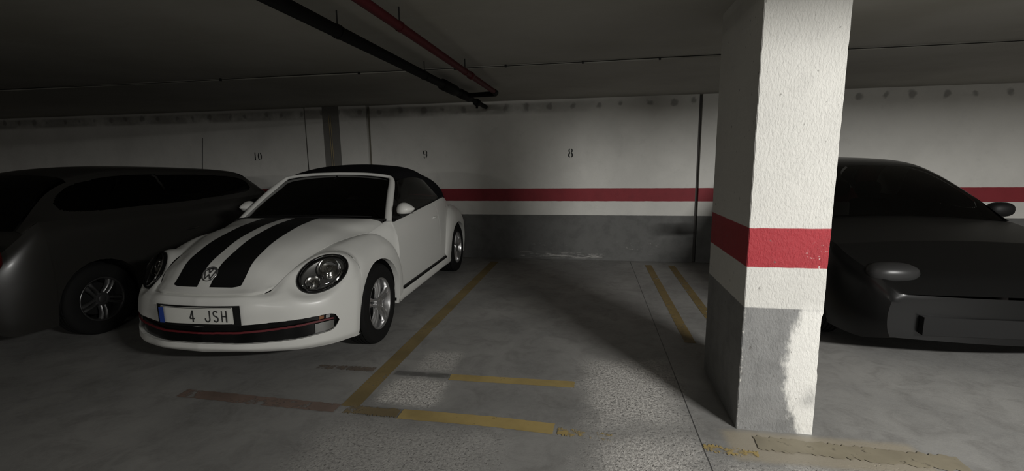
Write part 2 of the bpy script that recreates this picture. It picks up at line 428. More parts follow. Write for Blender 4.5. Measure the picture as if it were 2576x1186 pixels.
# wall numbers, stencilled
M_INK = mat('stencil_paint', (.03, .03, .03), .8)
def ring_part(mb, cx, cz, rx, rz, w, a0, a1, y, n=14):
    P = np.zeros((n+1, 2, 3))
    for k in range(n+1):
        a = math.radians(a0+(a1-a0)*k/n)
        for j, s in enumerate((0, 1)):
            P[k, j] = (cx+(rx-s*w)*math.cos(a), y, cz+(rz-s*w*.6)*math.sin(a))
    mb.grid(P)
def number(x, z, txt, label):
    y = YB-.0015; mb = MB(); h = .128; wd = .038
    for i, ch in enumerate(txt):
        cx = x+(i-(len(txt)-1)/2)*.085
        if ch == '8':
            for s in (0, 180):
                ring_part(mb, cx, z+.033, .031, .033, .018, s-72, s+72, y); ring_part(mb, cx, z-.030, .037, .036, .021, s-75, s+75, y)
        if ch == '0':
            for s in (0, 180): ring_part(mb, cx, z, .037, .064, .021, s-74, s+74, y)
        if ch == '9':
            for s in (0, 180): ring_part(mb, cx, z+.026, .034, .038, .019, s-74, s+74, y)
            ring_part(mb, cx, z+.002, .034, .064, .019, 0, -72, y); ring_part(mb, cx, z-.022, .030, .040, .016, -110, -165, y)
        if ch == '1':
            mb.add([(cx-.010, y, z-.064), (cx+.012, y, z-.064), (cx+.010, y, z+.064), (cx-.008, y, z+.064)], [(0, 1, 2, 3)])
    tag(mb.build('bay_number', M_INK, smooth=False), label, 'number')
number(-.347, 1.567, '8', 'black stencilled 8 on the back wall')
number(-2.545, 1.580, '9', 'black stencilled 9 on the back wall above the white convertible')
number(-5.408, 1.590, '10', 'black stencilled 10 on the back wall, left of the pilaster')

# cables on the pilaster
M_CABLE = mat('old_cable', (.33, .27, .15), .7); M_DARK = mat('dark_metal', (.010, .010, .010), .6, spec=.3)
for k, x in enumerate((-4.075, -4.035)):
    o = MB().tube([(x+.012*math.sin(z*1.3+k), YB-.052, z) for z in np.linspace(.0, ZC-.15, 14)], .006, 8).build('cable', M_CABLE)
    tag(o, ('left' if k == 0 else 'right')+' one of two thin beige cables running up the pilaster', 'cable')
o = MB().tube([(-3.425, YB-.012, z) for z in np.linspace(0, ZC-.03, 8)], .011, 10).build('conduit', mat('conduit', (.13, .12, .09), .7))
tag(o, 'thin beige conduit beside the right edge of the pilaster', 'conduit')

# cable and clips along the ceiling step
cab = MB().tube([(x, 4.462, ZC-.008+.004*math.sin(x*1.7)) for x in np.linspace(-9, 5, 40)], .003, 8).build('ceiling_cable', mat('grey_cable', (.02, .02, .018), .9, spec=.1))
tag(cab, 'thin cable clipped along the step in the ceiling', 'cable')
for x, w_ in ((-3.85, 'leftmost clip on the ceiling cable, far left of the black pipe'), (-2.30, 'clip on the ceiling cable just left of the black pipe'), (-1.32, 'clip on the ceiling cable between the black and the red pipe'),
              (-.83, 'clip on the ceiling cable just right of the red pipe'), (-.12, 'middle clip on the ceiling cable above the 8'), (.55, 'rightmost clip on the ceiling cable, nearest the column')):
    o = MB().box(x-.008, x+.008, 4.452, 4.47, ZC-.024, ZC-.0002).build('cable_clip', M_DARK, smooth=False)
    tag(o, w_, 'clip', 'clips on the ceiling cable')

# ------------------------------------------------------------ pipes
M_BPIPE = mat('black_pipe', (.004, .004, .004), .7, spec=.15); M_RPIPE = mat('red_pipe', (.075, .008, .011), .6, spec=.2)
PZ = 2.225
pr = empty('black_pipe', (-1.51, 0, PZ)); tag(pr, 'thick black pipe hanging under the ceiling above the white convertible', 'pipe')
MB().tube([(0, y, 0) for y in np.linspace(-4, 5.35, 12)], .038, 20).build('pipe_run', M_BPIPE, pr)
MB().tube([(0, 4.62, 0), (0, 4.66, 0), (0, 5.08, 0), (0, 5.12, 0)], [.04, .056, .056, .04], 20).build('coupling', M_BPIPE, pr)
MB().tube([(0, 5.25, 0), (0, 5.28, 0), (0, 5.66, 0), (0, 5.70, 0)], [.038, .052, .052, .034], 20).build('tee_fitting', M_BPIPE, pr)
MB().tube([(0, 5.6, -.002), (0, 6.55, -.012)], .029, 16).build('branch_pipe', M_BPIPE, pr)
MB().tube([(0, 5.97, -.01), (0, 6.01, -.01), (0, 6.10, -.01), (0, 6.14, -.01)], [.03, .046, .046, .03], 16).build('flange', M_BPIPE, pr)
MB().tube([(0, 6.05, -.01), (-.0, 6.05, -.085)], .016, 12).build('drain_stub', M_BPIPE, pr)
rr_ = empty('red_pipe', (-1.13, 0, PZ+.012)); tag(rr_, 'thinner red sprinkler pipe hanging under the ceiling', 'pipe')
MB().tube([(0, y, 0) for y in np.linspace(-4, 5.38, 12)], .027, 20).build('pipe_run', M_RPIPE, rr_)
MB().tube([(0, 4.28, 0), (0, 4.29, 0), (0, 4.35, 0), (0, 4.36, 0)], [.027, .034, .034, .027], 20).build('coupling', M_RPIPE, rr_)
lk = MB().tube([(0, 5.30, 0), (0, 5.42, -.002), (-.012, 5.455, -.004), (-.05, 5.47, -.006), (-.325, 5.48, -.012)], [.03, .034, .034, .030, .027], 20).build('elbow', M_BPIPE, rr_)
def hanger(x, y, r, label, m, pz):
    h = empty('pipe_hanger', (x, y, ZC)); tag(h, label, 'hanger')
    MB().tube([(0, 0, 0), (0, 0, pz-ZC+r+.003)], .0045, 8).build('rod', M_DARK, h)
    MB().lathe([(-.009, r+.0015), (-.009, r+.004), (.009, r+.004), (.009, r+.0015)], 24, 'y', (0, 0, pz-ZC)).build('clamp_ring', m, h)
for y, l in ((1.25, 'nearest hanger of the black pipe, above the frame'), (2.70, 'second hanger of the black pipe, nearer one in view'), (4.15, 'hanger of the black pipe just before the ceiling step')):
    hanger(-1.51, y, .038, l, M_BPIPE, PZ)
for y, l in ((1.25, 'nearest hanger of the red pipe, above the frame'), (2.72, 'second hanger of the red pipe, nearer one in view'), (4.13, 'hanger of the red pipe just before the ceiling step')):
    hanger(-1.13, y, .027, l, M_RPIPE, PZ+.012)

# ------------------------------------------------------------ car materials
def car_paint(name, color, rough=.28):
    m = mat(name, color, rough, 0, .06, .35); m.node_tree.nodes['Principled BSDF'].inputs['Coat Roughness'].default_value = .12; return m
M_WP = car_paint('white_car_paint', (.63, .63, .60), .35)
M_BLK = mat('black_plastic', (.006, .006, .006), .55, spec=.25)
M_GLOSSBLK = mat('gloss_black', (.004, .004, .004), .2, spec=.3)
M_STRIPE = mat('charcoal_stripe', (.008, .008, .008), .45, spec=.2)
M_TOP = mat('black_canvas', (.007, .007, .008), .95, spec=.1)
M_TYRE = mat('tyre_rubber', (.008, .008, .0078), .85, spec=.2)
M_RIM = mat('silver_alloy', (.50, .50, .50), .28, .85)
M_CHROME = mat('chrome', (.75, .75, .75), .12, 1)
M_INT = mat('dark_interior', (.012, .011, .011), .8)
M_SEAT = mat('seat_cloth', (.03, .029, .028), .85)
M_RED = mat('red_trim', (.11, .008, .012), .45)
M_AMBER = mat('amber_lens', (.20, .07, .015), .2)
def glass(name, tint=.35, rough=.02, gloss=.9):
    m = bpy.data.materials.new(name); m.use_nodes = True; t = m.node_tree; n = t.nodes; n.clear()
    out = n.new('ShaderNodeOutputMaterial'); tr = n.new('ShaderNodeBsdfTransparent'); gl = n.new('ShaderNodeBsdfGlossy')
    tr.inputs[0].default_value = (tint, tint, tint*.98, 1); gl.inputs['Roughness'].default_value = rough; gl.inputs['Color'].default_value = (gloss,)*3+(1,)
    fr = n.new('ShaderNodeFresnel'); fr.inputs[0].default_value = 1.5; mx = n.new('ShaderNodeMixShader')
    t.links.new(fr.outputs[0], mx.inputs[0]); t.links.new(tr.outputs[0], mx.inputs[1]); t.links.new(gl.outputs[0], mx.inputs[2]); t.links.new(mx.outputs[0], out.inputs[0])
    return m
M_GLASS = glass('tinted_glass', .30); M_CLEAR = glass('clear_lens', .85); M_DGLASS = glass('dark_glass', .08)

# ------------------------------------------------------------ wheels
def make_wheel(parent, u, v, side, z=.332, R=.332, w=.205, blades=10, rim=M_RIM, face_r=.208, name='wheel', steer=0):
    """side=+1: outer face looks to +x"""
    wh = empty(name, (u, v, z), steer); wh.parent = parent
    s = side
    prof = [(-w*.40, face_r-.005), (-w*.47, face_r+.03), (-w*.50, R-.06), (-w*.45, R-.018), (-w*.36, R-.004)]
    for k in range(4):
        a = -w*.26+k*w*.173
        prof += [(a-.006, R), (a-.004, R-.009), (a+.004, R-.009), (a+.006, R)]
    prof += [(w*.36, R-.004), (w*.45, R-.018), (w*.50, R-.06), (w*.49, R-.10), (w*.46, face_r+.006), (w*.42, face_r-.004)]
    MB().lathe([(s*a, r) for a, r in prof], 64).build('tyre', M_TYRE, wh)
    MB().lathe([(s*(w*.44), face_r+.004), (s*(w*.455), face_r), (s*(w*.44), face_r-.008), (s*(w*.36), face_r-.016), (-s*w*.38, face_r-.022), (-s*w*.4, face_r-.002)], 64).build('rim', rim, wh)
    MB().lathe([(s*w*.05, .0), (s*w*.05, .14), (s*w*.0, .142), (s*w*.0, .0)], 40).build('brake_disc', M_DARK, wh)
    sp = MB()
    for b in range(blades):
        a0 = 2*math.pi*b/blades; P = np.zeros((9, 7, 3)); tw = .20 if b % 2 == 0 else -.20
        for i in range(9):
            f = i/8; r = .040+(face_r-.012-.040)*f
            ang = a0+tw*math.sin(f*math.pi*.5)*(1 if s > 0 else -1)
            hw = (.0175-.006*math.sin(f*math.pi)+.009*f*f)
            ax = w*(.34+.07*math.sin(f*math.pi*.85)+.03*f)
            for j in range(7):
                g = (j-3)/3; q = ang+g*hw/r
                crown = ax-.010*abs(g)**1.5-.016*(abs(g) > .9)+.004*(1-abs(g))
                P[i, j] = (s*crown, r*math.cos(q), r*math.sin(q))
        sp.grid(P)
    sp.build('spokes', rim, wh)
    MB().lathe([(s*w*.30, .062), (s*w*.40, .058), (s*w*.415, .045), (s*w*.40, .034), (s*w*.41, .030), (s*w*.43, .018), (s*w*.43, .0)], 32).build('hub_cap', rim, wh)
    return wh

# ------------------------------------------------------------ white convertible
AX = math.radians(2.2)
KX = .978
car = empty('convertible_car', (-2.574355+.885*(1-KX)*math.cos(AX), 3.35141+.885*(1-KX)*math.sin(AX), 0), AX); car.scale = (KX, 1, 1)
tag(car, 'white two-door convertible with black soft top and two dark bonnet stripes', 'car')
FEN = [  # columns from the nose centre round the corner to the front door; ten points each, bottom to bonnet edge
 [(0,-.835,.243),(0,-.86,.272),(0,-.86,.30),(0,-.85,.42),(0,-.85,.50),(0,-.842,.55),(0,-.832,.58),(0,-.825,.597),(0,-.815,.607),(0,-.79,.612)],
 [(.27,-.80,.238),(.27,-.832,.265),(.27,-.83,.30),(.27,-.815,.42),(.275,-.822,.50),(.28,-.815,.55),(.28,-.805,.58),(.28,-.797,.597),(.28,-.79,.606),(.28,-.768,.612)],
 [(.44,-.735,.224),(.445,-.763,.252),(.45,-.762,.29),(.445,-.752,.42),(.45,-.752,.50),(.45,-.742,.55),(.45,-.73,.575),(.445,-.72,.592),(.435,-.705,.603),(.405,-.69,.610)],
 [(.60,-.65,.21),(.61,-.68,.24),(.612,-.68,.28),(.61,-.675,.415),(.61,-.665,.50),(.60,-.65,.56),(.575,-.635,.60),(.535,-.63,.63),(.49,-.635,.648),(.445,-.645,.646)],
 [(.745,-.535,.205),(.758,-.56,.24),(.762,-.56,.28),(.765,-.545,.41),(.765,-.53,.50),(.755,-.505,.585),(.71,-.485,.655),(.63,-.49,.70),(.555,-.515,.722),(.485,-.55,.712)],
 [(.835,-.40,.205),(.852,-.41,.24),(.857,-.41,.28),(.865,-.395,.41),(.866,-.375,.50),(.858,-.35,.60),(.81,-.34,.695),(.71,-.36,.765),(.61,-.375,.795),(.525,-.39,.775)],
 [(.86,-.335,.20),(.872,-.335,.24),(.876,-.335,.28),(.885,-.325,.41),(.885,-.30,.50),(.878,-.26,.61),(.835,-.23,.71),(.745,-.225,.785),(.645,-.225,.82),(.565,-.235,.822)],
 [(.86,-.25,.20),(.872,-.25,.24),(.877,-.25,.28),(.886,-.24,.41),(.887,-.22,.51),(.88,-.185,.625),(.845,-.15,.73),(.765,-.13,.805),(.68,-.12,.845),(.605,-.12,.850)],
 [(.86,0,.20),(.872,0,.24),(.878,0,.28),(.887,0,.42),(.888,0,.54),(.878,0,.66),(.84,0,.76),(.77,0,.83),(.70,0,.866),(.635,0,.862)],
 [(.86,.16,.20),(.87,.16,.24),(.878,.16,.28),(.887,.16,.42),(.888,.16,.54),(.88,.16,.67),(.85,.16,.77),(.79,.16,.835),(.73,.16,.872),(.665,.16,.868)],
 [(.86,.25,.20),(.87,.25,.24),(.878,.25,.28),(.886,.25,.42),(.888,.25,.54),(.882,.25,.66),(.86,.25,.76),(.81,.25,.825),(.755,.25,.866),(.70,.25,.865)],
 [(.86,.34,.20),(.87,.34,.24),(.877,.34,.28),(.885,.34,.41),(.887,.34,.53),(.885,.34,.64),(.868,.34,.73),(.835,.34,.79),(.79,.34,.828),(.75,.34,.835)],
 [(.86,.43,.20),(.87,.43,.24),(.876,.43,.28),(.883,.43,.40),(.886,.43,.50),(.884,.43,.59),(.875,.43,.67),(.855,.43,.72),(.83,.43,.752),(.80,.43,.763)],
 [(.86,.51,.20),(.868,.51,.24),(.873,.51,.28),(.879,.51,.37),(.881,.51,.45),(.88,.51,.52),(.874,.51,.58),(.862,.51,.625),(.848,.51,.655),(.83,.51,.67)],
 [(.86,.565,.20),(.866,.565,.23),(.868,.565,.26),(.872,.565,.32),(.874,.565,.38),(.873,.565,.43),(.87,.565,.47),(.866,.565,.50),(.86,.565,.53),(.853,.565,.55)]]
REAR = [
 [(.86,2.05,.20),(.866,2.05,.215),(.868,2.05,.235),(.868,2.05,.26),(.866,2.05,.28),(.862,2.05,.30),(.858,2.05,.32),(.853,2.05,.335),(.848,2.05,.35),(.84,2.05,.36)],
 [(.86,2.16,.20),(.87,2.16,.24),(.875,2.16,.28),(.878,2.16,.34),(.878,2.16,.40),(.874,2.16,.45),(.866,2.16,.50),(.855,2.16,.53),(.842,2.16,.555),(.825,2.16,.57)],
 [(.862,2.32,.20),(.872,2.32,.24),(.878,2.32,.28),(.886,2.32,.40),(.887,2.32,.50),(.884,2.32,.59),(.872,2.32,.66),(.853,2.32,.71),(.83,2.32,.74),(.80,2.32,.755)],
 [(.862,2.50,.20),(.872,2.50,.24),(.878,2.50,.28),(.887,2.50,.42),(.888,2.50,.56),(.884,2.50,.67),(.865,2.50,.76),(.83,2.50,.82),(.79,2.50,.85),(.755,2.50,.862)],
 [(.862,2.68,.20),(.872,2.68,.24),(.878,2.68,.28),(.887,2.68,.42),(.888,2.68,.56),(.88,2.68,.69),(.85,2.68,.79),(.80,2.68,.85),(.755,2.68,.885),(.715,2.68,.885)],
 [(.862,2.85,.20),(.872,2.85,.24),(.878,2.85,.28),(.887,2.85,.42),(.887,2.85,.56),(.878,2.85,.69),(.845,2.85,.78),(.79,2.85,.84),(.735,2.85,.868),(.685,2.85,.858)],
 [(.862,2.95,.20),(.872,2.95,.24),(.877,2.95,.28),(.884,2.95,.42),(.883,2.95,.54),(.87,2.945,.66),(.83,2.94,.75),(.765,2.94,.80),(.70,2.94,.825),(.65,2.94,.815)],
 [(.80,3.10,.215),(.815,3.12,.25),(.82,3.12,.30),(.825,3.11,.42),(.82,3.10,.52),(.80,3.08,.62),(.76,3.06,.69),(.70,3.055,.73),(.64,3.06,.745),(.59,3.07,.735)],
 [(.66,3.25,.22),(.675,3.28,.26),(.68,3.28,.31),(.68,3.27,.42),(.67,3.255,.52),(.64,3.23,.59),(.60,3.21,.63),(.56,3.205,.655),(.53,3.205,.665),(.50,3.20,.66)],
 [(.40,3.35,.23),(.41,3.38,.27),(.41,3.38,.32),(.41,3.37,.43),(.40,3.355,.52),(.39,3.335,.57),(.38,3.32,.60),(.37,3.31,.62),(.36,3.30,.635),(.35,3.285,.64)],
 [(0,3.39,.23),(0,3.415,.27),(0,3.415,.32),(0,3.41,.43),(0,3.39,.52),(0,3.37,.57),(0,3.355,.60),(0,3.345,.62),(0,3.335,.635),(0,3.325,.645)]]
# headlamp plane and ellipse, in car coordinates
HC = np.array([.68094, -.45, .69543]); HN = np.array([.43408, -.69468, .57358])
HH = np.cross([0, 0, 1], HN); HH /= np.linalg.norm(HH); HW = np.cross(HN, HH)
HANG = math.radians(28.4); HA, HB = .182, .120
HE1 = HH*math.cos(HANG)+HW*math.sin(HANG); HE2 = -HH*math.sin(HANG)+HW*math.cos(HANG)
def lamp_fit(P):
    d = P-HC; x = d@HE1; y = d@HE2; n = d@HN
    r = np.sqrt((x/HA)**2+(y/HB)**2)
    near = np.abs(n) < .25
    k = np.clip((1.55-r)/(1.55-1.0), 0, 1); k = k*k*(3-2*k)*near
    tgt = np.where(r < .90, -.06, -.012)
    return P+HN[None]*((tgt-n)*k)[..., None]
def profile_cols(ctrl, us, nv, arch, lipw=.045, fix=None):
    """dense columns; each is trimmed where it crosses the wheel arch (v0, z0, a, b)"""
    T = np.linspace(0, 1, 300); nr = len(ctrl[0])
    P = net(ctrl, us, T*(nr-1))
    out = np.zeros((len(us), nv+1, 3)); t0s = []
    v0, z0, a, b = arch
    for i in range(len(us)):
        c = P[i]; dv = (c[:, 1]-v0)/a
        inside = (np.abs(dv) < 1) & (c[:, 2] < z0+b*np.sqrt(np.clip(1-dv**2, 0, None)))
        idx = np.where(inside)[0]; t0 = 0
        if len(idx):
            k = idx[-1]; t0 = T[min(k+1, 299)]
        t0s.append(t0)
        tt = t0+(1-t0)*np.linspace(0, 1, nv)
        for q in range(3): out[i, 1:, q] = np.interp(tt, T, c[:, q])
        out[i, 0] = out[i, 1]-np.array([lipw, 0, 0]) if out[i, 1, 0] > .3 else out[i, 1]+np.array([0, lipw*(1 if out[i, 1, 1] < 1 else -1), 0])
    if fix is not None: out[:, 1:] = fix(out[:, 1:].reshape(-1, 3)).reshape(out[:, 1:].shape)
    return out, np.array(t0s)
ARCH_F = (.065, .31, .395, .375); ARCH_R = (2.605, .31, .372, .357)
# bumper: columns 0..6 of the net, below the lamp; grille opening between two heights
NC = 14
us = np.linspace(0, 14, 14*NC+1)
fen, t0s = profile_cols(FEN, us, 49, ARCH_F, fix=lamp_fit)
col_g = int(6.0*NC)                  # where the bumper skin ends, at the wheel arch
row_b = 1+int(48*5.25/9)             # bumper/wing seam
def front_skin(side):
    sgn = side
    # wing: everything behind the arch edge plus the part above the seam (from the hood corner on)
    P = fen.copy(); P[..., 0] *= sgn
    w = MB(); n0 = int(2.1*NC)
    w.grid(P[col_g:, :]); w.grid(P[n0:col_g+1, row_b:])
    w.build('front_wing', M_WP, car)
for s in (1, -1): front_skin(s)
T = np.linspace(0, 1, 400)
bc = net(FEN, us[:col_g+1], T*9); bc = lamp_fit(bc.reshape(-1, 3)).reshape(bc.shape)
GE = 4.30*NC                          # grille end column
def grille_lim(i):
    x = i/GE
    if x >= 1: return None
    e = max(0, 1-max(0, (i-(GE-.36*NC))/(.36*NC))**2.2)**.38 if i > GE-.36*NC else 1
    return e
bump = MB(); low_rows, mid_rows, hi_rows = [], [], []
for i in range(col_g+1):
    c = bc[i]; e = grille_lim(i); e = 0 if e is None else e
    zl = .308-.014*min(1, i/(2*NC)); zh = .420+.012*min(1, i/(4*NC))
    if i > 3*NC: zl += .022*(i-3*NC)/(1.4*NC); zh -= .0*(i-3*NC)
    zm = (zl+zh)/2; zl = zm+(zl-zm)*e; zh = zm+(zh-zm)*e
    tl = T[np.argmin(np.where(T < .6, np.abs(c[:, 2]-zl), 9))]; th = T[np.argmin(np.where(T < .6, np.abs(c[:, 2]-zh), 9))]
    tb = 5.25/9
    def samp(a, b, n): return np.array([[np.interp(t, T, c[:, q]) for q in range(3)] for t in np.linspace(a, b, n)])
    L = samp(0, tl, 9); L = np.vstack([L[:1]+[0, .05, 0], L]); low_rows.append(L)
    top_t = 1.0 if i <= int(2.1*NC) else 1.0
    hi_rows.append(samp(th, tb, 12)); mid_rows.append(samp(tl, th, 9))
low, mid, hi = map(np.array, (low_rows, mid_rows, hi_rows))
def both(P): return np.concatenate([mirror(P)[:0:-1], P])
bm_ = MB(); bm_.grid(both(low)); bm_.grid(both(hi))
n0 = int(2.1*NC); up = fen[:n0+1, row_b:]
# inner return of the opening
inn_l = np.stack([low[:, -1], low[:, -1]*[.97, 1, 1]+[0, .035, 0]], 1); inn_h = np.stack([hi[:, 0], hi[:, 0]*[.97, 1, 1]+[0, .035, 0]], 1)
ge = int(GE)+1; bm_.grid(both(inn_l[:ge])); bm_.grid(both(inn_h[:ge])); bm_.grid(both(up))
bm_.build('front_bumper', M_WP, car)
gr = mid.copy(); gr[..., 0] *= .985; gr[..., 1] += .022
grille = MB().grid(both(gr)[:, :]).build('lower_grille', M_GLOSSBLK, car)
for k, zz in enumerate((.315, .335, .40)):   # horizontal slats behind
    pass
# red trim line running through the opening
def on_mid(i, f, off=0):
    r = mid[i]; k = f*(len(r)-1); a = int(k); a = min(a, len(r)-2)
    return r[a]*(1-(k-a))+r[a+1]*(k-a)+np.array([0, off, 0])
rl = []
for i in range(0, int(GE*.985)):
    f = .60+.06*(i/GE)**2
    rl.append([on_mid(i, f-.045, .008)*[.995, 1, 1], on_mid(i, f-.045, .002)*[.998, 1, 1], on_mid(i, f+.045, .002)*[.998, 1, 1], on_mid(i, f+.045, .008)*[.995, 1, 1]])
MB().grid(both(np.array(rl))).build('red_trim_line', M_RED, car, smooth=False)
# fog lamps in the ends of the opening
for s in (1, -1):
    a, b = int(GE*.82), int(GE*.985)
    P = np.array([[on_mid(i, f, .012)*[.992*s, 1, 1] for f in np.linspace(.08, .52, 6)] for i in range(a, b)])
    fg = MB().grid(P).build('fog_lamp', mat('fog_reflector', (.25, .25, .25), .25, .7), car)
    P = np.array([[on_mid(i, f, .004)*[.998*s, 1, 1] for f in np.linspace(.06, .54, 6)] for i in range(a, b)])
    MB().grid(P).build('lens', M_CLEAR, fg)
    P = np.array([[on_mid(i, f, .010)*[.993*s, 1, 1] for f in np.linspace(.72, .92, 4)] for i in range(a+2, b-2)])
    MB().grid(P[:int(len(P)*.55)]).build('turn_signal', M_AMBER, car)
    MB().grid(P[int(len(P)*.6):]).build('daylight_lamp', mat('lamp_grey', (.3, .3, .3), .25, .6), car)

# bonnet
HOOD = [
 [(0,-.80,.628),(.26,-.782,.63),(.34,-.76,.628),(.40,-.712,.628)],
 [(0,-.765,.66),(.25,-.742,.655),(.35,-.715,.65),(.425,-.675,.642)],
 [(0,-.715,.715),(.25,-.69,.70),(.365,-.655,.69),(.447,-.633,.655)],
 [(0,-.64,.785),(.255,-.60,.787),(.38,-.575,.755),(.48,-.56,.706)],
 [(0,-.50,.85),(.26,-.487,.843),(.40,-.455,.812),(.505,-.46,.752)],
 [(0,-.33,.912),(.26,-.332,.899),(.43,-.32,.862),(.54,-.32,.798)],
 [(0,-.08,.965),(.26,-.07,.957),(.47,-.09,.92),(.605,-.12,.851)],
 [(0,.10,.985),(.27,.10,.978),(.50,.10,.94),(.665,.16,.869)],
 [(0,.20,.992),(.28,.21,.988),(.57,.27,.957),(.71,.30,.876)],
 [(0,.27,.996),(.30,.31,.99),(.60,.45,.970),(.75,.50,.930)]]
hb = np.linspace(0.02, 9, 110); hood = net(sym(HOOD), hb, np.linspace(.03, 5.97, 81))
# fold the rim of the bonnet down so that its edge has thickness
rim_ = np.concatenate([hood[:1]+[0, .012, -.02], hood])
l = rim_[:, :1]+[.006, 0, -.02]; r = rim_[:, -1:]+[-.006, 0, -.02]
MB().grid(np.concatenate([l, rim_, r], 1)).build('bonnet', M_WP, car)
def hood_at_u(row, u, off=.0025):
    xs = row[:, 0]; k = np.interp(u, xs, np.arange(len(xs)))
    i = int(min(k, len(xs)-2)); f = k-i; p = row[i]*(1-f)+row[i+1]*f
    return p
def hood_strip(u0f, u1f, b0, b1, name, m, off=.003, n=9):
    rows = []
    for bi in np.linspace(b0, b1, 90):
        row = net(sym(HOOD), [bi], np.linspace(0, 6, 121))[0]
        u0, u1 = u0f(bi), u1f(bi)
        rows.append([hood_at_u(row, u) for u in np.linspace(u0, u1, n)])
    P = np.array(rows)
    du = np.gradient(P, axis=0); dv_ = np.gradient(P, axis=1); N = np.cross(dv_, du)
    N /= np.linalg.norm(N, axis=-1, keepdims=True); N *= np.sign(N[..., 2:3]+1e-9)
    return MB().grid(P+N*off).build(name, m, car)
corner = lambda b, lo: .05*max(0, 1-(b-lo)/.35)**2
for s in (1, -1):
    if s > 0: hood_strip(lambda b: .046, lambda b: .252-corner(b, 1.0), 1.0, 9, 'bonnet_stripe', M_STRIPE)
    else: hood_strip(lambda b: -.252+corner(b, 1.0), lambda b: -.046, 1.0, 9, 'bonnet_stripe', M_STRIPE)
# badge on the nose
bp = np.array([0.0, -.692, .728]); bn = np.array([0, -.76, .65]); bu = np.array([1.0, 0, 0]); bv = np.cross(bn, bu); bv = np.array([0, .65, .76])
def bpt(x, y, h=0): return bp+bu*x+bv*y+bn*h
badge = MB()
P = np.array([[bpt(math.cos(a)*r, math.sin(a)*r, h) for r, h in ((.058, 0), (.058, .008), (.054, .012), (.049, .012), (.047, .008))] for a in np.linspace(0, 2*math.pi, 49)])
badge.grid(P)
M_BADGE = mat('satin_chrome', (.35, .35, .35), .3, .9); bo = badge.build('badge', M_BADGE, car)
MB().add([bpt(math.cos(a)*.048, math.sin(a)*.048, .006) for a in np.linspace(0, 2*math.pi, 33)[:-1]]+[bpt(0, 0, .006)], [(k, (k+1) % 32, 32) for k in range(32)]).build('badge_field', mat('badge_field', (.05, .05, .055), .25, .5), bo)
mono = MB()
def stroke(pts, w):
    for (x0, y0), (x1, y1) in zip(pts, pts[1:]):
        d = np.array([x1-x0, y1-y0]); d = d/np.linalg.norm(d); nn = np.array([-d[1], d[0]])*w/2
        q = [(x0+nn[0], y0+nn[1]), (x1+nn[0], y1+nn[1]), (x1-nn[0], y1-nn[1]), (x0-nn[0], y0-nn[1])]
        mono.add([bpt(*c, .007) for c in q]+[bpt(*c, .012) for c in q], [(4, 5, 6, 7), (0, 1, 5, 4), (1, 2, 6, 5), (2, 3, 7, 6), (3, 0, 4, 7)])
stroke([(-.020, .044), (0, .004), (.020, .044)], .009)
stroke([(-.041, .024), (-.020, -.040), (0, -.004), (.020, -.040), (.041, .024)], .009)
mono.build('badge_letters', M_BADGE, bo, smooth=False)

# cowl side, between bonnet, wing and door
fe = [(.695,.25,.862),(.75,.34,.833),(.80,.43,.761),(.83,.51,.668),(.852,.555,.56)]
te = [(.75,.50,.935),(.765,.515,.933),(.78,.53,.930),(.79,.545,.926),(.80,.556,.922)]
lo_ = np.array(fe); to_ = np.array(te); 
# Coons patch: fe (wing line) - te (top), left edge bonnet side, right edge door line
le = np.array([(.695,.25,.864),(.715,.33,.885),(.735,.42,.912),(.75,.50,.935)]); re_ = np.array([(.852,.553,.56),(.857,.553,.68),(.845,.553,.80),(.80,.556,.922)])
def dense(pts, n): return net(np.array(pts)[:, None, :], np.linspace(0, len(pts)-1, n), [0])[:, 0]
a_, b_, c_, d_ = dense(fe, 20), dense(te, 20), dense(le, 20), dense(re_, 20)
CP = np.zeros((20, 20, 3))
for i in range(20):
    for j in range(20):
        s_, t_ = i/19, j/19
        CP[i, j] = (1-t_)*a_[i]+t_*b_[i]+(1-s_)*c_[j]+s_*d_[j]-((1-s_)*(1-t_)*a_[0]+s_*(1-t_)*a_[-1]+(1-s_)*t_*b_[0]+s_*t_*b_[-1])
MB().grid(CP).build('cowl_side', M_WP, car); MB().grid(mirror(CP)).build('cowl_side', M_WP, car)

# doors and rear quarters
SIDE = [
 [(.852,.56,.315),(.856,.56,.42),(.857,.56,.55),(.855,.56,.68),(.846,.56,.78),(.828,.56,.86),(.80,.56,.922)],
 [(.850,.90,.315),(.856,.90,.42),(.858,.90,.55),(.857,.90,.68),(.849,.90,.79),(.832,.90,.88),(.80,.90,.948)],
 [(.850,1.30,.315),(.857,1.30,.42),(.859,1.30,.55),(.857,1.30,.69),(.849,1.30,.80),(.830,1.30,.89),(.795,1.30,.972)],
 [(.850,1.70,.315),(.856,1.70,.42),(.857,1.70,.55),(.854,1.70,.70),(.844,1.70,.81),(.822,1.70,.91),(.785,1.70,.993)],
 [(.848,1.90,.315),(.853,1.90,.42),(.853,1.90,.55),(.847,1.90,.70),(.835,1.90,.82),(.812,1.90,.92),(.775,1.90,1.004)],
 [(.842,2.15,.315),(.844,2.15,.42),(.838,2.15,.55),(.826,2.15,.71),(.813,2.15,.83),(.792,2.15,.93),(.760,2.15,1.013)],
 [(.830,2.35,.315),(.826,2.35,.42),(.820,2.35,.56),(.806,2.35,.72),(.792,2.35,.84),(.775,2.35,.94),(.748,2.35,1.018)],
 [(.815,2.50,.40),(.805,2.50,.48),(.80,2.50,.58),(.79,2.50,.72),(.778,2.52,.83),(.762,2.53,.91),(.738,2.51,.985)]]
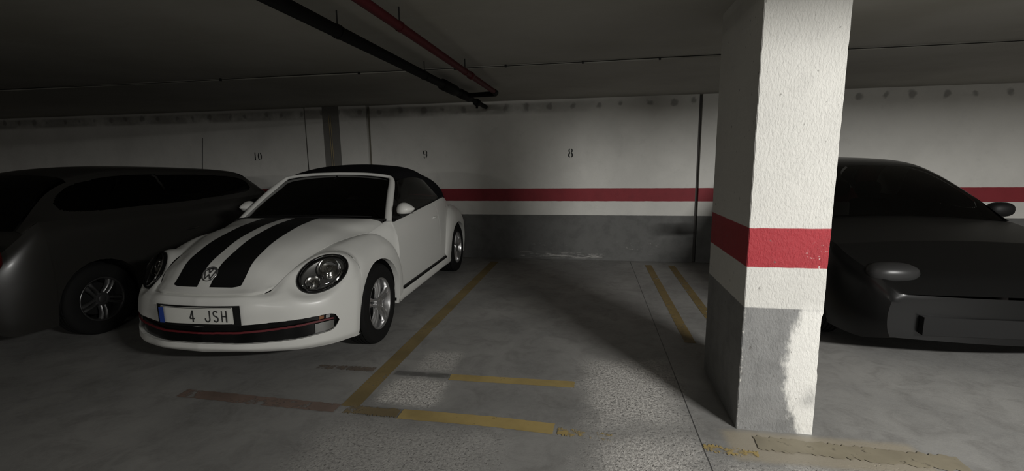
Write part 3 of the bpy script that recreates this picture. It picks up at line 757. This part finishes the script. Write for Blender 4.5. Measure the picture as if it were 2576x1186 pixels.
def door_grid(u0, u1, n, top=6.0, bot=0.0):
    P = net(SIDE, np.linspace(u0, u1, n), np.linspace(bot, top, 30))
    i_ = P[:, :1]+[-.03, 0, 0]; j_ = P[:, -1:]+[-.04, 0, -.004]
    P = np.concatenate([i_, P, j_], 1)
    a = P[:1].copy(); a[..., 0] -= .03; b = P[-1:].copy(); b[..., 0] -= .03
    return np.concatenate([a, P, b])
dg = door_grid(.012, 3.86, 60); 
for s in (1, -1):
    d = MB().grid(dg if s > 0 else mirror(dg)).build('door', M_WP, car)
    h = MB()
    P = []
    for k in np.linspace(0, 1, 15):
        v = 1.60+.17*k; q = math.sin(math.pi*k)**.5
        P.append([(s*(.838+.028*q+.0*k), v, .815+.014*q*math.sin(a)) if False else (s*(.842+.016*q+.012*q*math.cos(a)), v, .838+.014*q*math.sin(a)) for a in np.linspace(0, 2*math.pi, 13)[:-1]])
    h.grid(np.array(P), closed_v=True); h.build('handle', M_WP, d)
    q = door_grid(3.885, 7, 44); MB().grid(q if s > 0 else mirror(q)).build('rear_quarter', M_WP, car)
# sills with the dark strip
SILL = np.array([[(.80,v,.19),(.845,v,.195),(.868,v,.215),(.872,v,.25),(.864,v,.288),(.846,v,.30)] for v in np.linspace(.47, 2.24, 8)])
for s in (1, -1):
    P = net(SILL, lin(8, 30), lin(6, 20)); si = MB().grid(P if s > 0 else mirror(P)).build('sill', M_WP, car)
    Q = np.array([[(s*.846,v,.298),(s*.872,v,.296),(s*.874,v,.306),(s*.868,v,.318),(s*.846,v,.320)] for v in np.linspace(.60, 2.06, 30)])
    MB().grid(Q).build('sill_strip', M_BLK, si)
# rear wings, bumper
us2 = np.linspace(0, 10, 10*NC+1)
rw, _ = profile_cols(REAR, us2, 45, ARCH_R)
rcg = int(6.3*NC); rrow = 1+int(44*5.6/9)
for s in (1, -1):
    P = rw if s > 0 else mirror(rw)
    w = MB(); w.grid(P[:rcg+1]); w.grid(P[rcg:, rrow:]); w.build('rear_wing', M_WP, car)
rb = MB(); rb.grid(np.concatenate([rw[rcg:, :rrow+1], mirror(rw[rcg:-1, :rrow+1])[::-1]])); rb.build('rear_bumper', M_WP, car)
DECK = [
 [(0,2.68,1.03),(.35,2.64,1.025),(.58,2.58,1.012),(.738,2.50,.99)],
 [(0,2.85,.99),(.35,2.80,.98),(.57,2.72,.955),(.722,2.62,.90)],
 [(0,3.02,.92),(.35,2.97,.91),(.55,2.88,.89),(.692,2.78,.872)],
 [(0,3.17,.83),(.33,3.12,.82),(.52,3.04,.815),(.655,2.95,.818)],
 [(0,3.27,.73),(.32,3.22,.725),(.47,3.16,.73),(.595,3.08,.735)],
 [(0,3.325,.645),(.33,3.285,.645),(.44,3.24,.65),(.51,3.20,.66)]]
MB().grid(net(sym(DECK), lin(6, 50), np.linspace(0, 6, 61))).build('boot_lid', M_WP, car)
for s in (1, -1):
    MB().ellipsoid((s*.66, 3.19, .60), (.085, .05, .085), 24, 12).build('tail_lamp', mat('tail_red', (.25, .01, .01), .15), car)

# windscreen, its frame and the soft top
WS = [
 [(0,.285,.985),(.30,.325,.980),(.55,.445,.962),(.735,.585,.948)],
 [(0,.70,1.175),(.28,.72,1.166),(.50,.76,1.145),(.665,.82,1.115)],
 [(0,1.125,1.335),(.25,1.122,1.328),(.45,1.10,1.308),(.580,1.07,1.280)]]
MB().grid(net(sym(WS), np.linspace(0, 2, 24), np.linspace(0, 6, 61))).build('windscreen', M_DGLASS, car)
fr_pts = [(.752,.575,.922),(.740,.61,.952),(.708,.72,1.038),(.673,.84,1.127),(.640,.96,1.207),(.614,1.045,1.263),(.597,1.083,1.290),(.57,1.105,1.312),(.50,1.118,1.326),(.40,1.13,1.337),(.25,1.142,1.347),(0,1.147,1.352)]
fr_half = dense(fr_pts, 60); fr_all = np.concatenate([fr_half, mirror(fr_half)[-2::-1]])
nfr = len(fr_all); MB().tube([tuple(p) for p in fr_all], [.0205+.0145*min(1, max(0, (abs(k-nfr//2)/(nfr/2)-.35)/.3)) for k in range(nfr)], 14, ell=.8).build('windscreen_frame', M_WP, car)
MB().tube([tuple(p) for p in dense([(-.74,.56,.945),(-.55,.42,.968),(-.30,.305,.990),(0,.262,.995),(.30,.305,.990),(.55,.42,.968),(.74,.56,.945)], 50)], .013, 8).build('windscreen_seal', M_BLK, car)
for s0, pts in (('a', [(-.05,.33,1.0),(.2,.345,1.004),(.45,.42,.995),(.62,.52,.978)]), ('b', [(-.55,.43,.98),(-.3,.35,1.0),(0,.335,1.005),(.12,.34,1.004)])):
    MB().tube([tuple(p) for p in dense(pts, 20)], .006, 6).build('wiper', M_BLK, car)
TOP = [
 [(0,1.150,1.365),(.20,1.145,1.361),(.38,1.135,1.350),(.53,1.115,1.332),(.61,1.090,1.300)],
 [(0,1.31,1.412),(.20,1.31,1.407),(.40,1.30,1.392),(.565,1.28,1.352),(.625,1.25,1.292)],
 [(0,1.56,1.443),(.20,1.56,1.437),(.42,1.55,1.415),(.580,1.53,1.370),(.630,1.52,1.297)],
 [(0,1.88,1.430),(.20,1.88,1.425),(.44,1.86,1.402),(.590,1.84,1.350),(.635,1.83,1.275)],
 [(0,2.16,1.375),(.22,2.15,1.370),(.46,2.12,1.345),(.610,2.07,1.290),(.650,2.03,1.212)],
 [(0,2.47,1.290),(.24,2.46,1.285),(.49,2.42,1.262),(.655,2.33,1.208),(.692,2.15,1.115)],
 [(0,2.66,1.165),(.26,2.65,1.160),(.53,2.60,1.140),(.700,2.48,1.098),(.748,2.22,1.022)],
 [(0,2.73,1.035),(.25,2.71,1.030),(.50,2.66,1.020),(.680,2.58,1.010),(.742,2.48,1.012)]]
st = net(sym(TOP), lin(8, 70), np.linspace(0, 8, 81))
edge_l = st[:, :1]+[.012, 0, -.012]; edge_r = st[:, -1:]+[-.012, 0, -.012]
MB().grid(np.concatenate([edge_l, st, edge_r], 1)).build('soft_top', M_TOP, car)
# side glass
SG = [((.778,.64,.945),(.772,.66,.962)),((.785,.78,.950),(.715,.79,1.065)),((.788,.95,.957),(.652,.955,1.185)),((.788,1.15,.968),(.622,1.13,1.268)),
      ((.783,1.50,.985),(.628,1.50,1.298)),((.775,1.83,1.003),(.634,1.83,1.275)),((.765,2.03,1.010),(.650,2.03,1.212)),((.758,2.14,1.014),(.700,2.13,1.100))]
for s in (1, -1):
    P = []
    for b, t in SG:
        b, t = np.array(b), np.array(t); m_ = (b+t)/2+np.array([.012, 0, .0]); P.append([b, (b*2+m_*2)/4+[.003, 0, 0], m_, (t*2+m_*2)/4+[.003, 0, 0], t])
    P = net(P, lin(8, 40), lin(5, 10)); P = P if s > 0 else mirror(P)
    MB().grid(P).build('side_window', M_GLASS, car)
    bl = dense([(.80,.60,.930),(.806,.90,.953),(.80,1.30,.977),(.79,1.70,.997),(.778,1.95,1.010),(.762,2.18,1.018),(.745,2.42,1.020)], 40)*[s, 1, 1]
    MB().tube([tuple(p) for p in bl], .007, 8).build('belt_trim', M_BLK, car)
    # mirror triangle and mirror
    MB().add([(s*.79,.60,.935),(s*.79,.88,.955),(s*.69,.86,1.13),(s*.80,.60,.935),(s*.80,.88,.955),(s*.70,.86,1.13)], [(0,1,2),(3,5,4),(0,3,4,1),(1,4,5,2),(2,5,3,0)]).build('quarter_panel', M_BLK, car, smooth=False)
# door mirrors
def mirror_unit(s):
    r = empty('door_mirror', (.915, .64, 1.030) if s > 0 else (-.845, .80, 1.030), 0 if s > 0 else math.radians(72)); r.parent = car   # the far one is folded in
    P = np.zeros((15, 28, 3))
    for i in range(15):                      # sections from inboard to outboard
        f = i/14; e = math.sin(math.pi*min(1, .12+f*.9))**.55 if f < .5 else math.sin(math.pi*min(.985, .12+f*.88))**.62
        cx = -.08+.155*f
        for k in range(28):
            a = 2*math.pi*k/28; ca, sa = math.cos(a), math.sin(a)
            yy = (-.075 if ca < 0 else -.0)+0
            P[i, k] = (s*cx, (.085 if ca < 0 else .022)*ca*e, .010*f+.072*sa*e*(1.06-.48*f))
    cut = P.copy()
    top = MB().grid(P, closed_v=True); top.build('mirror_housing', M_WP, r)
    low_ = P*[1.01, 1.02, 1.02]; low_[..., 2] = np.minimum(low_[..., 2], -.030+.0*low_[..., 2]); MB().grid(low_, closed_v=True).build('mirror_base', M_BLK, r)
    MB().tube([(s*-.03, .0, -.045), (s*-.07, .0, -.060), ((-.165, .02, -.085) if s > 0 else (.075, -.02, -.075))], [.022, .02, .026], 12).build('mirror_arm', M_BLK, r)
    MB().add([(s*(-.055), .0215, -.035), (s*.045, .0215, -.022), (s*.048, .0215, .030), (s*(-.05), .0215, .048)], [(0, 1, 2, 3)]).build('mirror_glass', M_CHROME, r, smooth=False)
for s in (1, -1): mirror_unit(s)

# head lamps
def lampP(x, y, n, s): p = HC+HE1*x+HE2*y+HN*n; p = p.copy(); p[0] *= s; return p
for s in (1, -1):
    hl = empty('headlamp', tuple(lampP(0, 0, 0, s))); hl.parent = car; o0 = lampP(0, 0, 0, s)
    def ringgrid(spec, n=64): return np.array([[lampP(HA*r*math.cos(a), HB*(r if HB else 1)*math.sin(a), h, s)-o0 for r, h in spec] for a in np.linspace(0, 2*math.pi, n+1)])
    MB().grid(ringgrid([(1.06, -.026), (1.052, -.004), (1.03, .006), (1.0, .010), (.95, .006), (.90, -.010)])).build('bezel', M_GLOSSBLK, hl)
    MB().grid(ringgrid([(.955, .004), (.93, .002), (.90, -.012), (.84, -.030), (.5, -.045), (.0, -.045)])).build('lamp_bowl', mat('lamp_bowl', (.16, .16, .16), .3, .6), hl)
    MB().grid(ringgrid([(.955, .006), (.93, .014), (.915, .004)])).build('trim_ring', M_CHROME, hl)
    for (x, y, rad, nm) in ((.055, .012, .080, 'main_reflector'), (-.088, -.016, .050, 'inner_reflector')):
        P = np.array([[lampP(x+rad*r*math.cos(a), y+rad*r*math.sin(a)*.95, h, s)-o0 for r, h in ((1.06, -.020), (1.0, -.012), (.9, -.028), (.7, -.040), (.42, -.043), (.36, -.018), (.28, -.008), (0, -.004))] for a in np.linspace(0, 2*math.pi, 49)])
        ro = MB().grid(P).build(nm, M_CHROME, hl)
    # half-moon reflector band low in the bowl
    P = np.array([[lampP(HA*.86*math.cos(a)*k, HB*.86*math.sin(a)*k, -.012-.02*(1-k)*4, s)-o0 for k in (1, .93, .85, .80)] for a in np.linspace(math.radians(195), math.radians(330), 40)])
    MB().grid(P).build('lower_reflector', M_CHROME, hl)
    P = np.array([[lampP(HA*.94*r*math.cos(a), HB*.94*r*math.sin(a), .006+.030*math.sqrt(max(0, 1-r*r)), s)-o0 for r in np.linspace(0, 1, 12)] for a in np.linspace(0, 2*math.pi, 49)])
    MB().grid(P).build('lens', M_CLEAR, hl)

# number plate
pl_ = empty('number_plate', (0, -.868, .497)); pl_.parent = car
P = np.array([[(.262*x, .004+.018*x*x*abs(x), z) for z in (-.055, .055)] for x in np.linspace(-1, 1, 21)])
pb = MB(); pb.grid(P); Q = P+[0, .006, 0]; pb.grid(Q)
pb.build('plate', mat('plate_white', (.60, .60, .56), .35), pl_)
for z in (-.053, .053):
    MB().tube([(.261*x, .001+.018*x*x*abs(x), z) for x in np.linspace(-1, 1, 21)], .0016, 6).build('plate_border', M_BLK, pl_)
MB().add([(-.260, .006, -.052), (-.222, .004, -.052), (-.222, .004, .052), (-.260, .006, .052)], [(0, 1, 2, 3)]).build('plate_band', mat('plate_blue', (.02, .05, .25), .4), pl_, smooth=False)
def flat_stroke(mb, pts, w, cx, y):
    pts = np.array(pts, float); n = len(pts); P = np.zeros((n, 2, 3))
    for k in range(n):
        d = pts[min(k+1, n-1)]-pts[max(k-1, 0)]; d /= np.linalg.norm(d); q = np.array([-d[1], d[0]])*w/2
        for j, sg in enumerate((1, -1)): P[k, j] = (cx+pts[k, 0]+sg*q[0], y, pts[k, 1]+sg*q[1])
    mb.grid(P)
arc = lambda cx, cz, rx, rz, a0, a1, n=12: [(cx+rx*math.cos(math.radians(a0+(a1-a0)*k/n)), cz+rz*math.sin(math.radians(a0+(a1-a0)*k/n))) for k in range(n+1)]
GLYPH = {'4': [[(.004, -.0385), (.004, .0385)], [(.004, .036), (-.017, -.014)], [(-.019, -.016), (.018, -.016)]],
         'J': [[(.014, .0385), (.014, -.018)]+arc(-.002, -.019, .016, .016, 0, -180)+[(-.018, -.012)]],
         'S': [arc(0, .018, .0155, .0165, 25, 90)+arc(0, .018, .0155, .0165, 90, 250)+arc(0, -.018, .0155, .0165, 70, -90)+arc(0, -.018, .0155, .0165, -90, -155)],
         'H': [[(-.016, -.0385), (-.016, .0385)], [(.016, -.0385), (.016, .0385)], [(-.016, 0), (.016, 0)]]}
for ch, x in (('4', -.012), ('J', .100), ('S', .155), ('H', .211)):
    g = MB()
    for stk in GLYPH[ch]: flat_stroke(g, stk, .0098, x, .0015+.018*(x/.262)**2*abs(x/.262))
    g.build('plate_letter', M_INK, pl_, smooth=False)
# dark recess around the plate
P = np.array([[(.305*x, -.862+.030*x*x+.004, z) for z in (.425, .500, .562)] for x in np.linspace(-1, 1, 21)])
MB().grid(P+[0, 0, 0]).build('plate_recess', M_BLK, car)

# body underside, wheel housings, inside
ub = MB(); ub.box(-.76, .76, .52, 2.10, .17, .27); ub.box(-.40, .40, -.55, .52, .21, .30); ub.box(-.60, .60, 2.1, 3.25, .20, .34); ub.box(-.36, .36, -.74, -.40, .26, .30)
ub.build('underbody', M_BLK, car, smooth=False)
for s in (1, -1):
    for (v0, z0, a, b) in (ARCH_F, ARCH_R):
        h = MB(); P = []
        for q in np.linspace(math.radians(-13), math.radians(193), 40):
            P.append([(s*x, v0+(a+.004)*math.cos(q), z0+(b+.004)*math.sin(q)) for x in (.846, .75, .60)]+[(s*.60, v0+.1*math.cos(q), z0+.1*math.sin(q))])
        h.grid(np.array(P)); h.build('wheel_housing', M_BLK, car)
inn = MB(); inn.box(-.74, .74, .56, 2.5, .27, .31); inn.box(-.78, -.74, .6, 2.4, .30, .90); inn.box(.74, .78, .6, 2.4, .30, .90); inn.box(-.72, .72, 2.42, 2.50, .3, .98)
inn.build('cabin_floor', M_INT, car, smooth=False)
DASH = [[(x, .45, .90), (x, .52, .955), (x, .70, .965-.02*abs(x)), (x, .88, .94), (x, .93, .86), (x, .88, .66), (x, .86, .45)] for x in (-.74, -.4, 0, .4, .74)]
MB().grid(net(DASH, lin(5, 30), lin(7, 30))).build('dashboard', M_INT, car)
sw = MB(); P = []
for a in np.linspace(0, 2*math.pi, 41)[:-1]:
    P.append([(.37+(.18+.015*math.cos(q))*math.cos(a), 1.06+.015*math.sin(q)*.9-.35*(.18+.015*math.cos(q))*math.sin(a)*-1, .86+.93*(.18+.015*math.cos(q))*math.sin(a)) for q in np.linspace(0, 2*math.pi, 13)[:-1]])
sw.grid(np.array(P), closed_u=True, closed_v=True); sw.tube([(.37, 1.06, .86), (.37, .92, .80)], .035, 12); sw.tube([(.22, 1.06, .86), (.52, 1.06, .86)], .014, 8)
sw.build('steering_wheel', M_BLK, car)
def seat(parent, u, v, z=.30, m=M_SEAT, w=.25, back=.64):
    s = empty('car_seat', (u, v, z)); s.parent = parent
    MB().ellipsoid((0, 0, .17), (w, .27, .10), 24, 12, .6).build('seat_cushion', m, s)
    P = []
    for k in np.linspace(0, 1, 12):
        hw = w*(1-.22*k**2); y = .24+.22*k; z_ = .16+back*.80*k
        P.append([(hw*math.cos(a)*1.0 if True else 0, y+.065*math.sin(a)*(1-.2*k)-.02*abs(math.cos(a)), z_) for a in np.linspace(0, 2*math.pi, 25)[:-1]])
    MB().grid(np.array(P), closed_v=True).ellipsoid((0, .46, .16+back*.8), (w*.78, .052, .05), 20, 8, .8).build('backrest', m, s)
    MB().ellipsoid((0, .50, .30+back*.8), (.125, .05, .085), 20, 10, .7).build('headrest', m, s)
    return s
seat(car, .37, 1.28); seat(car, -.37, 1.28)
rs = MB(); rs.ellipsoid((0, 2.0, .48), (.6, .24, .10), 24, 10, .5); rs.ellipsoid((0, 2.25, .70), (.58, .07, .25), 24, 10, .5); rs.build('rear_bench', M_SEAT, car)
MB().ellipsoid((0, 1.02, 1.262), (.105, .018, .032), 20, 10, .7).tube([(0, 1.01, 1.28), (0, 1.09, 1.325)], .01, 8).build('inner_mirror', M_BLK, car)
for s in (1, -1):
    make_wheel(car, s*(.885-.1025), .05, s, z=.325, R=.325)
    make_wheel(car, s*(.880-.1025), 2.60, s, z=.325, R=.325)

# ------------------------------------------------------------ dark cars in the neighbouring bays
def side_skin(rows_fn, vs, arches, nv=26):
    T = np.linspace(0, 1, 200); out = []
    for v in vs:
        ctrl = np.array(rows_fn(v))[None]; c = net(ctrl, [0], T*(ctrl.shape[1]-1))[0]; t0 = 0
        for (v0, z0, a, b) in arches:
            dv = (v-v0)/a
            if abs(dv) < 1:
                lim = z0+b*math.sqrt(1-dv*dv); idx = np.where(c[:, 2] < lim)[0]
                if len(idx): t0 = max(t0, T[min(idx[-1]+1, 199)])
        tt = t0+(1-t0)*np.linspace(0, 1, nv)
        col = np.array([[np.interp(t, T, c[:, q]) for q in range(3)] for t in tt])
        out.append(np.vstack([col[:1]-[.05, 0, 0], col]))
    return np.array(out)
def hatch(name, loc, rz, label, paint, L=4.05, roof_z=1.43, antenna=False, tall=False):
    """dark closed car; local y runs from nose (0) to tail (L)"""
    root = empty(name, loc, rz); tag(root, label, 'car')
    vs = np.array(sorted(set(np.round(np.concatenate([np.linspace(0, L, 90), .82+.36*np.cos(np.linspace(0, math.pi, 24)), 3.32+.36*np.cos(np.linspace(0, math.pi, 24))]), 4))))
    hw = lambda v: .85*(1-(max(0, .55-v)/.55)**2.4*.22-(max(0, v-(L-.45))/.45)**2.4*.16)
    belt = lambda v: np.interp(v, [0, .12, .5, 1.1, 2.4, 3.4, L-.35, L], [.60, .78, .98, 1.08, 1.03, 1.03, 1.03, .70] if tall else [.55, .66, .80, .905, .96, .99, .985, .62])
    ends = lambda v: np.interp(v, [0, .15, L-.1, L], [.25, .19, .19, .28])
    def rows(v):
        w = hw(v); b = belt(v); z0 = ends(v)
        return [(w*.97, v, z0), (w, v, z0+(b-z0)*.18), (w*1.012, v, z0+(b-z0)*.45), (w*1.0, v, z0+(b-z0)*.72), (w*.975, v, z0+(b-z0)*.9), (w*.93, v, b)]
    P = side_skin(rows, vs, [(.82, .30, .36, .36), (3.32, .30, .36, .36)])
    b_ = MB(); b_.grid(P); b_.grid(mirror(P))
    # nose and tail caps
    for k in (0, -1):
        e = P[k][1:]; F = np.array([[(p[0]*(1-2*t), p[1]+(-.06 if k == 0 else .05)*math.sin(math.pi*t), p[2]) for t in np.linspace(0, 1, 25)] for p in e]); b_.grid(F)
    # bonnet / shoulder surface between the two belts, up to the glass
    top = P[:, -1]
    S = np.array([[(p[0]*(1-2*t), p[1], p[2]+.035*math.sin(math.pi*t)*min(1, p[1]*2, (L-p[1])*2)) for t in np.linspace(0, 1, 25)] for p in top])
    m1 = vs <= 1.3; b_.grid(S[m1]); m2 = vs >= L-.42; b_.grid(S[m2])
    b_.build('body', paint, root)
    # cabin: bottom ring and roof ring
    rv = [1.15, 1.45, 1.95, 2.6, 3.15, 3.55, L-.28]
    bz = [belt(v)+.0 for v in rv]
    topz = [belt(1.15)+.01, 1.17, 1.375, roof_z, roof_z-.035, roof_z-.14, belt(L-.28)+.01]
    topw = [.79, .70, .60, .575, .56, .57, .72]; topv = [1.15, 1.50, 1.98, 2.6, 3.10, 3.42, L-.26]
    if tall: topv[:3] = [1.06, 1.22, 1.48]; topz[:3] = [belt(1.06)+.01, 1.27, 1.385]; topw[:3] = [.78, .70, .63]; m1 = vs <= 1.15
    ROOF = [[(0, tv, tz+.03*min(1, abs(k-0)*1, abs(6-k))), (tw*.55, tv, tz+.02*min(1, k, 6-k)), (tw*.9, tv, tz), (tw, tv, tz-.035*min(1, k, 6-k))] for k, (tv, tz, tw) in enumerate(zip(topv, topz, topw))]
    R_ = net(sym(ROOF), np.linspace(0, 6, 61), np.linspace(0, 6, 37))
    roof = MB().grid(R_[18:46]); roof.build('roof', paint, root)
    MB().grid(R_[:19, 3:-3]).build('windscreen', M_DGLASS, root); MB().grid(R_[45:, 3:-3]).build('rear_window', M_DGLASS, root)
    for s in (1, -1):
        pil = MB(); e = R_[:, -1] if s > 0 else R_[:, 0]
        low_e = np.array([(s*hw(p[1])*.925, p[1], min(belt(p[1])+.0, p[2])) for p in e])
        G = np.array([[lo*(1-t)+hi_*t+np.array([s*.02*math.sin(math.pi*t), 0, 0]) for t in np.linspace(0, 1, 15)] for lo, hi_ in zip(low_e, e)])
        # glass with a rounded outline inside the side of the cabin
        gi0, gi1 = 9, 47; inner = MB(); shell = MB()
        N, K = G.shape[:2]
        def inside(i, j):
            x = (i-(34 if tall else 28))/(17.5 if tall else 19.0); y = (j-7.4)/5.6
            return abs(x)**3.2+abs(y)**3.2 < 1
        us_, vs_ = np.linspace(0, N-1, 121), np.linspace(0, K-1, 61); D = net(G, us_, vs_)
        iu, jv = us_, vs_; fm, gm = [], []
        for i in range(120):
            for j in range(60):
                q = (i*61+j, (i+1)*61+j, (i+1)*61+j+1, i*61+j+1)
                (gm if inside(iu[i]+.25, jv[j]+.12) else fm).append(q)
        shell.add(D.reshape(-1, 3), fm); shell.build('cabin_side', paint, root)
        Din = D-np.array([s*.006, 0, 0]); inner.add(Din.reshape(-1, 3), gm); inner.build('side_window', M_DGLASS, root)
    for u in (-.34, .34): seat(root, u, 1.85, .30)
    for u in (-.34, .34):
        MB().ellipsoid((u, 3.0, 1.08), (.13, .05, .09), 20, 10, .7).build('rear_headrest', M_SEAT, root)
    MB().box(-.72, .72, 1.2, 3.5, .22, .34).build('cabin_floor', M_INT, root, smooth=False)
    MB().box(-.45, .45, .2, L-.2, .2, .3).build('underbody', M_BLK, root, smooth=False)
    for s in (1, -1):
        for v0 in (.82, 3.32):
            h = []; 
            for q in np.linspace(math.radians(-18), math.radians(198), 30):
                h.append([(s*x, v0+.362*math.cos(q), .30+.362*math.sin(q)) for x in (.82, .60)]+[(s*.60, v0+.08*math.cos(q), .30+.08*math.sin(q))])
            MB().grid(np.array(h)).build('wheel_housing', M_BLK, root)
            make_wheel(root, s*(.845-.1), v0, s, z=.31, R=.31, w=.19, face_r=.19, rim=M_DARKRIM)
        MB().ellipsoid((s*.58, .17, .66), (.16, .10, .07), 20, 10, .8).build('headlamp', M_CLEARLAMP, root)
        MB().ellipsoid((s*.93, 1.42, .98), (.10, .07, .065), 20, 10, .8).tube([(s*.86, 1.42, .95), (s*.78, 1.42, .93)], .02, 8).build('door_mirror', M_BLK, root)
        MB().ellipsoid((s*.72, L-.06, .80), (.10, .06, .10), 20, 10, .8).build('tail_lamp', M_TAIL, root)
        MB().tube([(s*.862, 2.28, .80), (s*.868, 2.36, .803), (s*.862, 2.44, .80)], .010, 8).build('door_handle', paint, root)
    MB().box(-.5, .5, -.075, -.03, .30, .42).build('lower_grille', M_BLK, root, smooth=False)
    if antenna:
        MB().tube([(-.37, 1.62, roof_z-.05), (-.405, 1.60, roof_z+.35)], .005, 6).build('antenna', M_BLK, root)
    return root
M_DARKRIM = mat('grey_rim', (.12, .12, .12), .35, .8); M_CLEARLAMP = mat('lamp_glass', (.025, .025, .025), .35, spec=.3); M_TAIL = mat('dark_tail', (.08, .005, .005), .2)
M_DKPAINT = car_paint('dark_grey_paint', (.022, .021, .019), .3); M_BKPAINT = car_paint('black_paint', (.004, .004, .004), .3)
hatch('hatchback_car', (-5.05, 6.6, 0), math.radians(180), 'dark grey closed car in bay 10, left of the white convertible', M_DKPAINT, antenna=True, tall=True)
hatch('hatchback_car', (2.62, 3.4, 0), 0, 'black closed car behind the column, in the bay on the far right', M_BKPAINT)
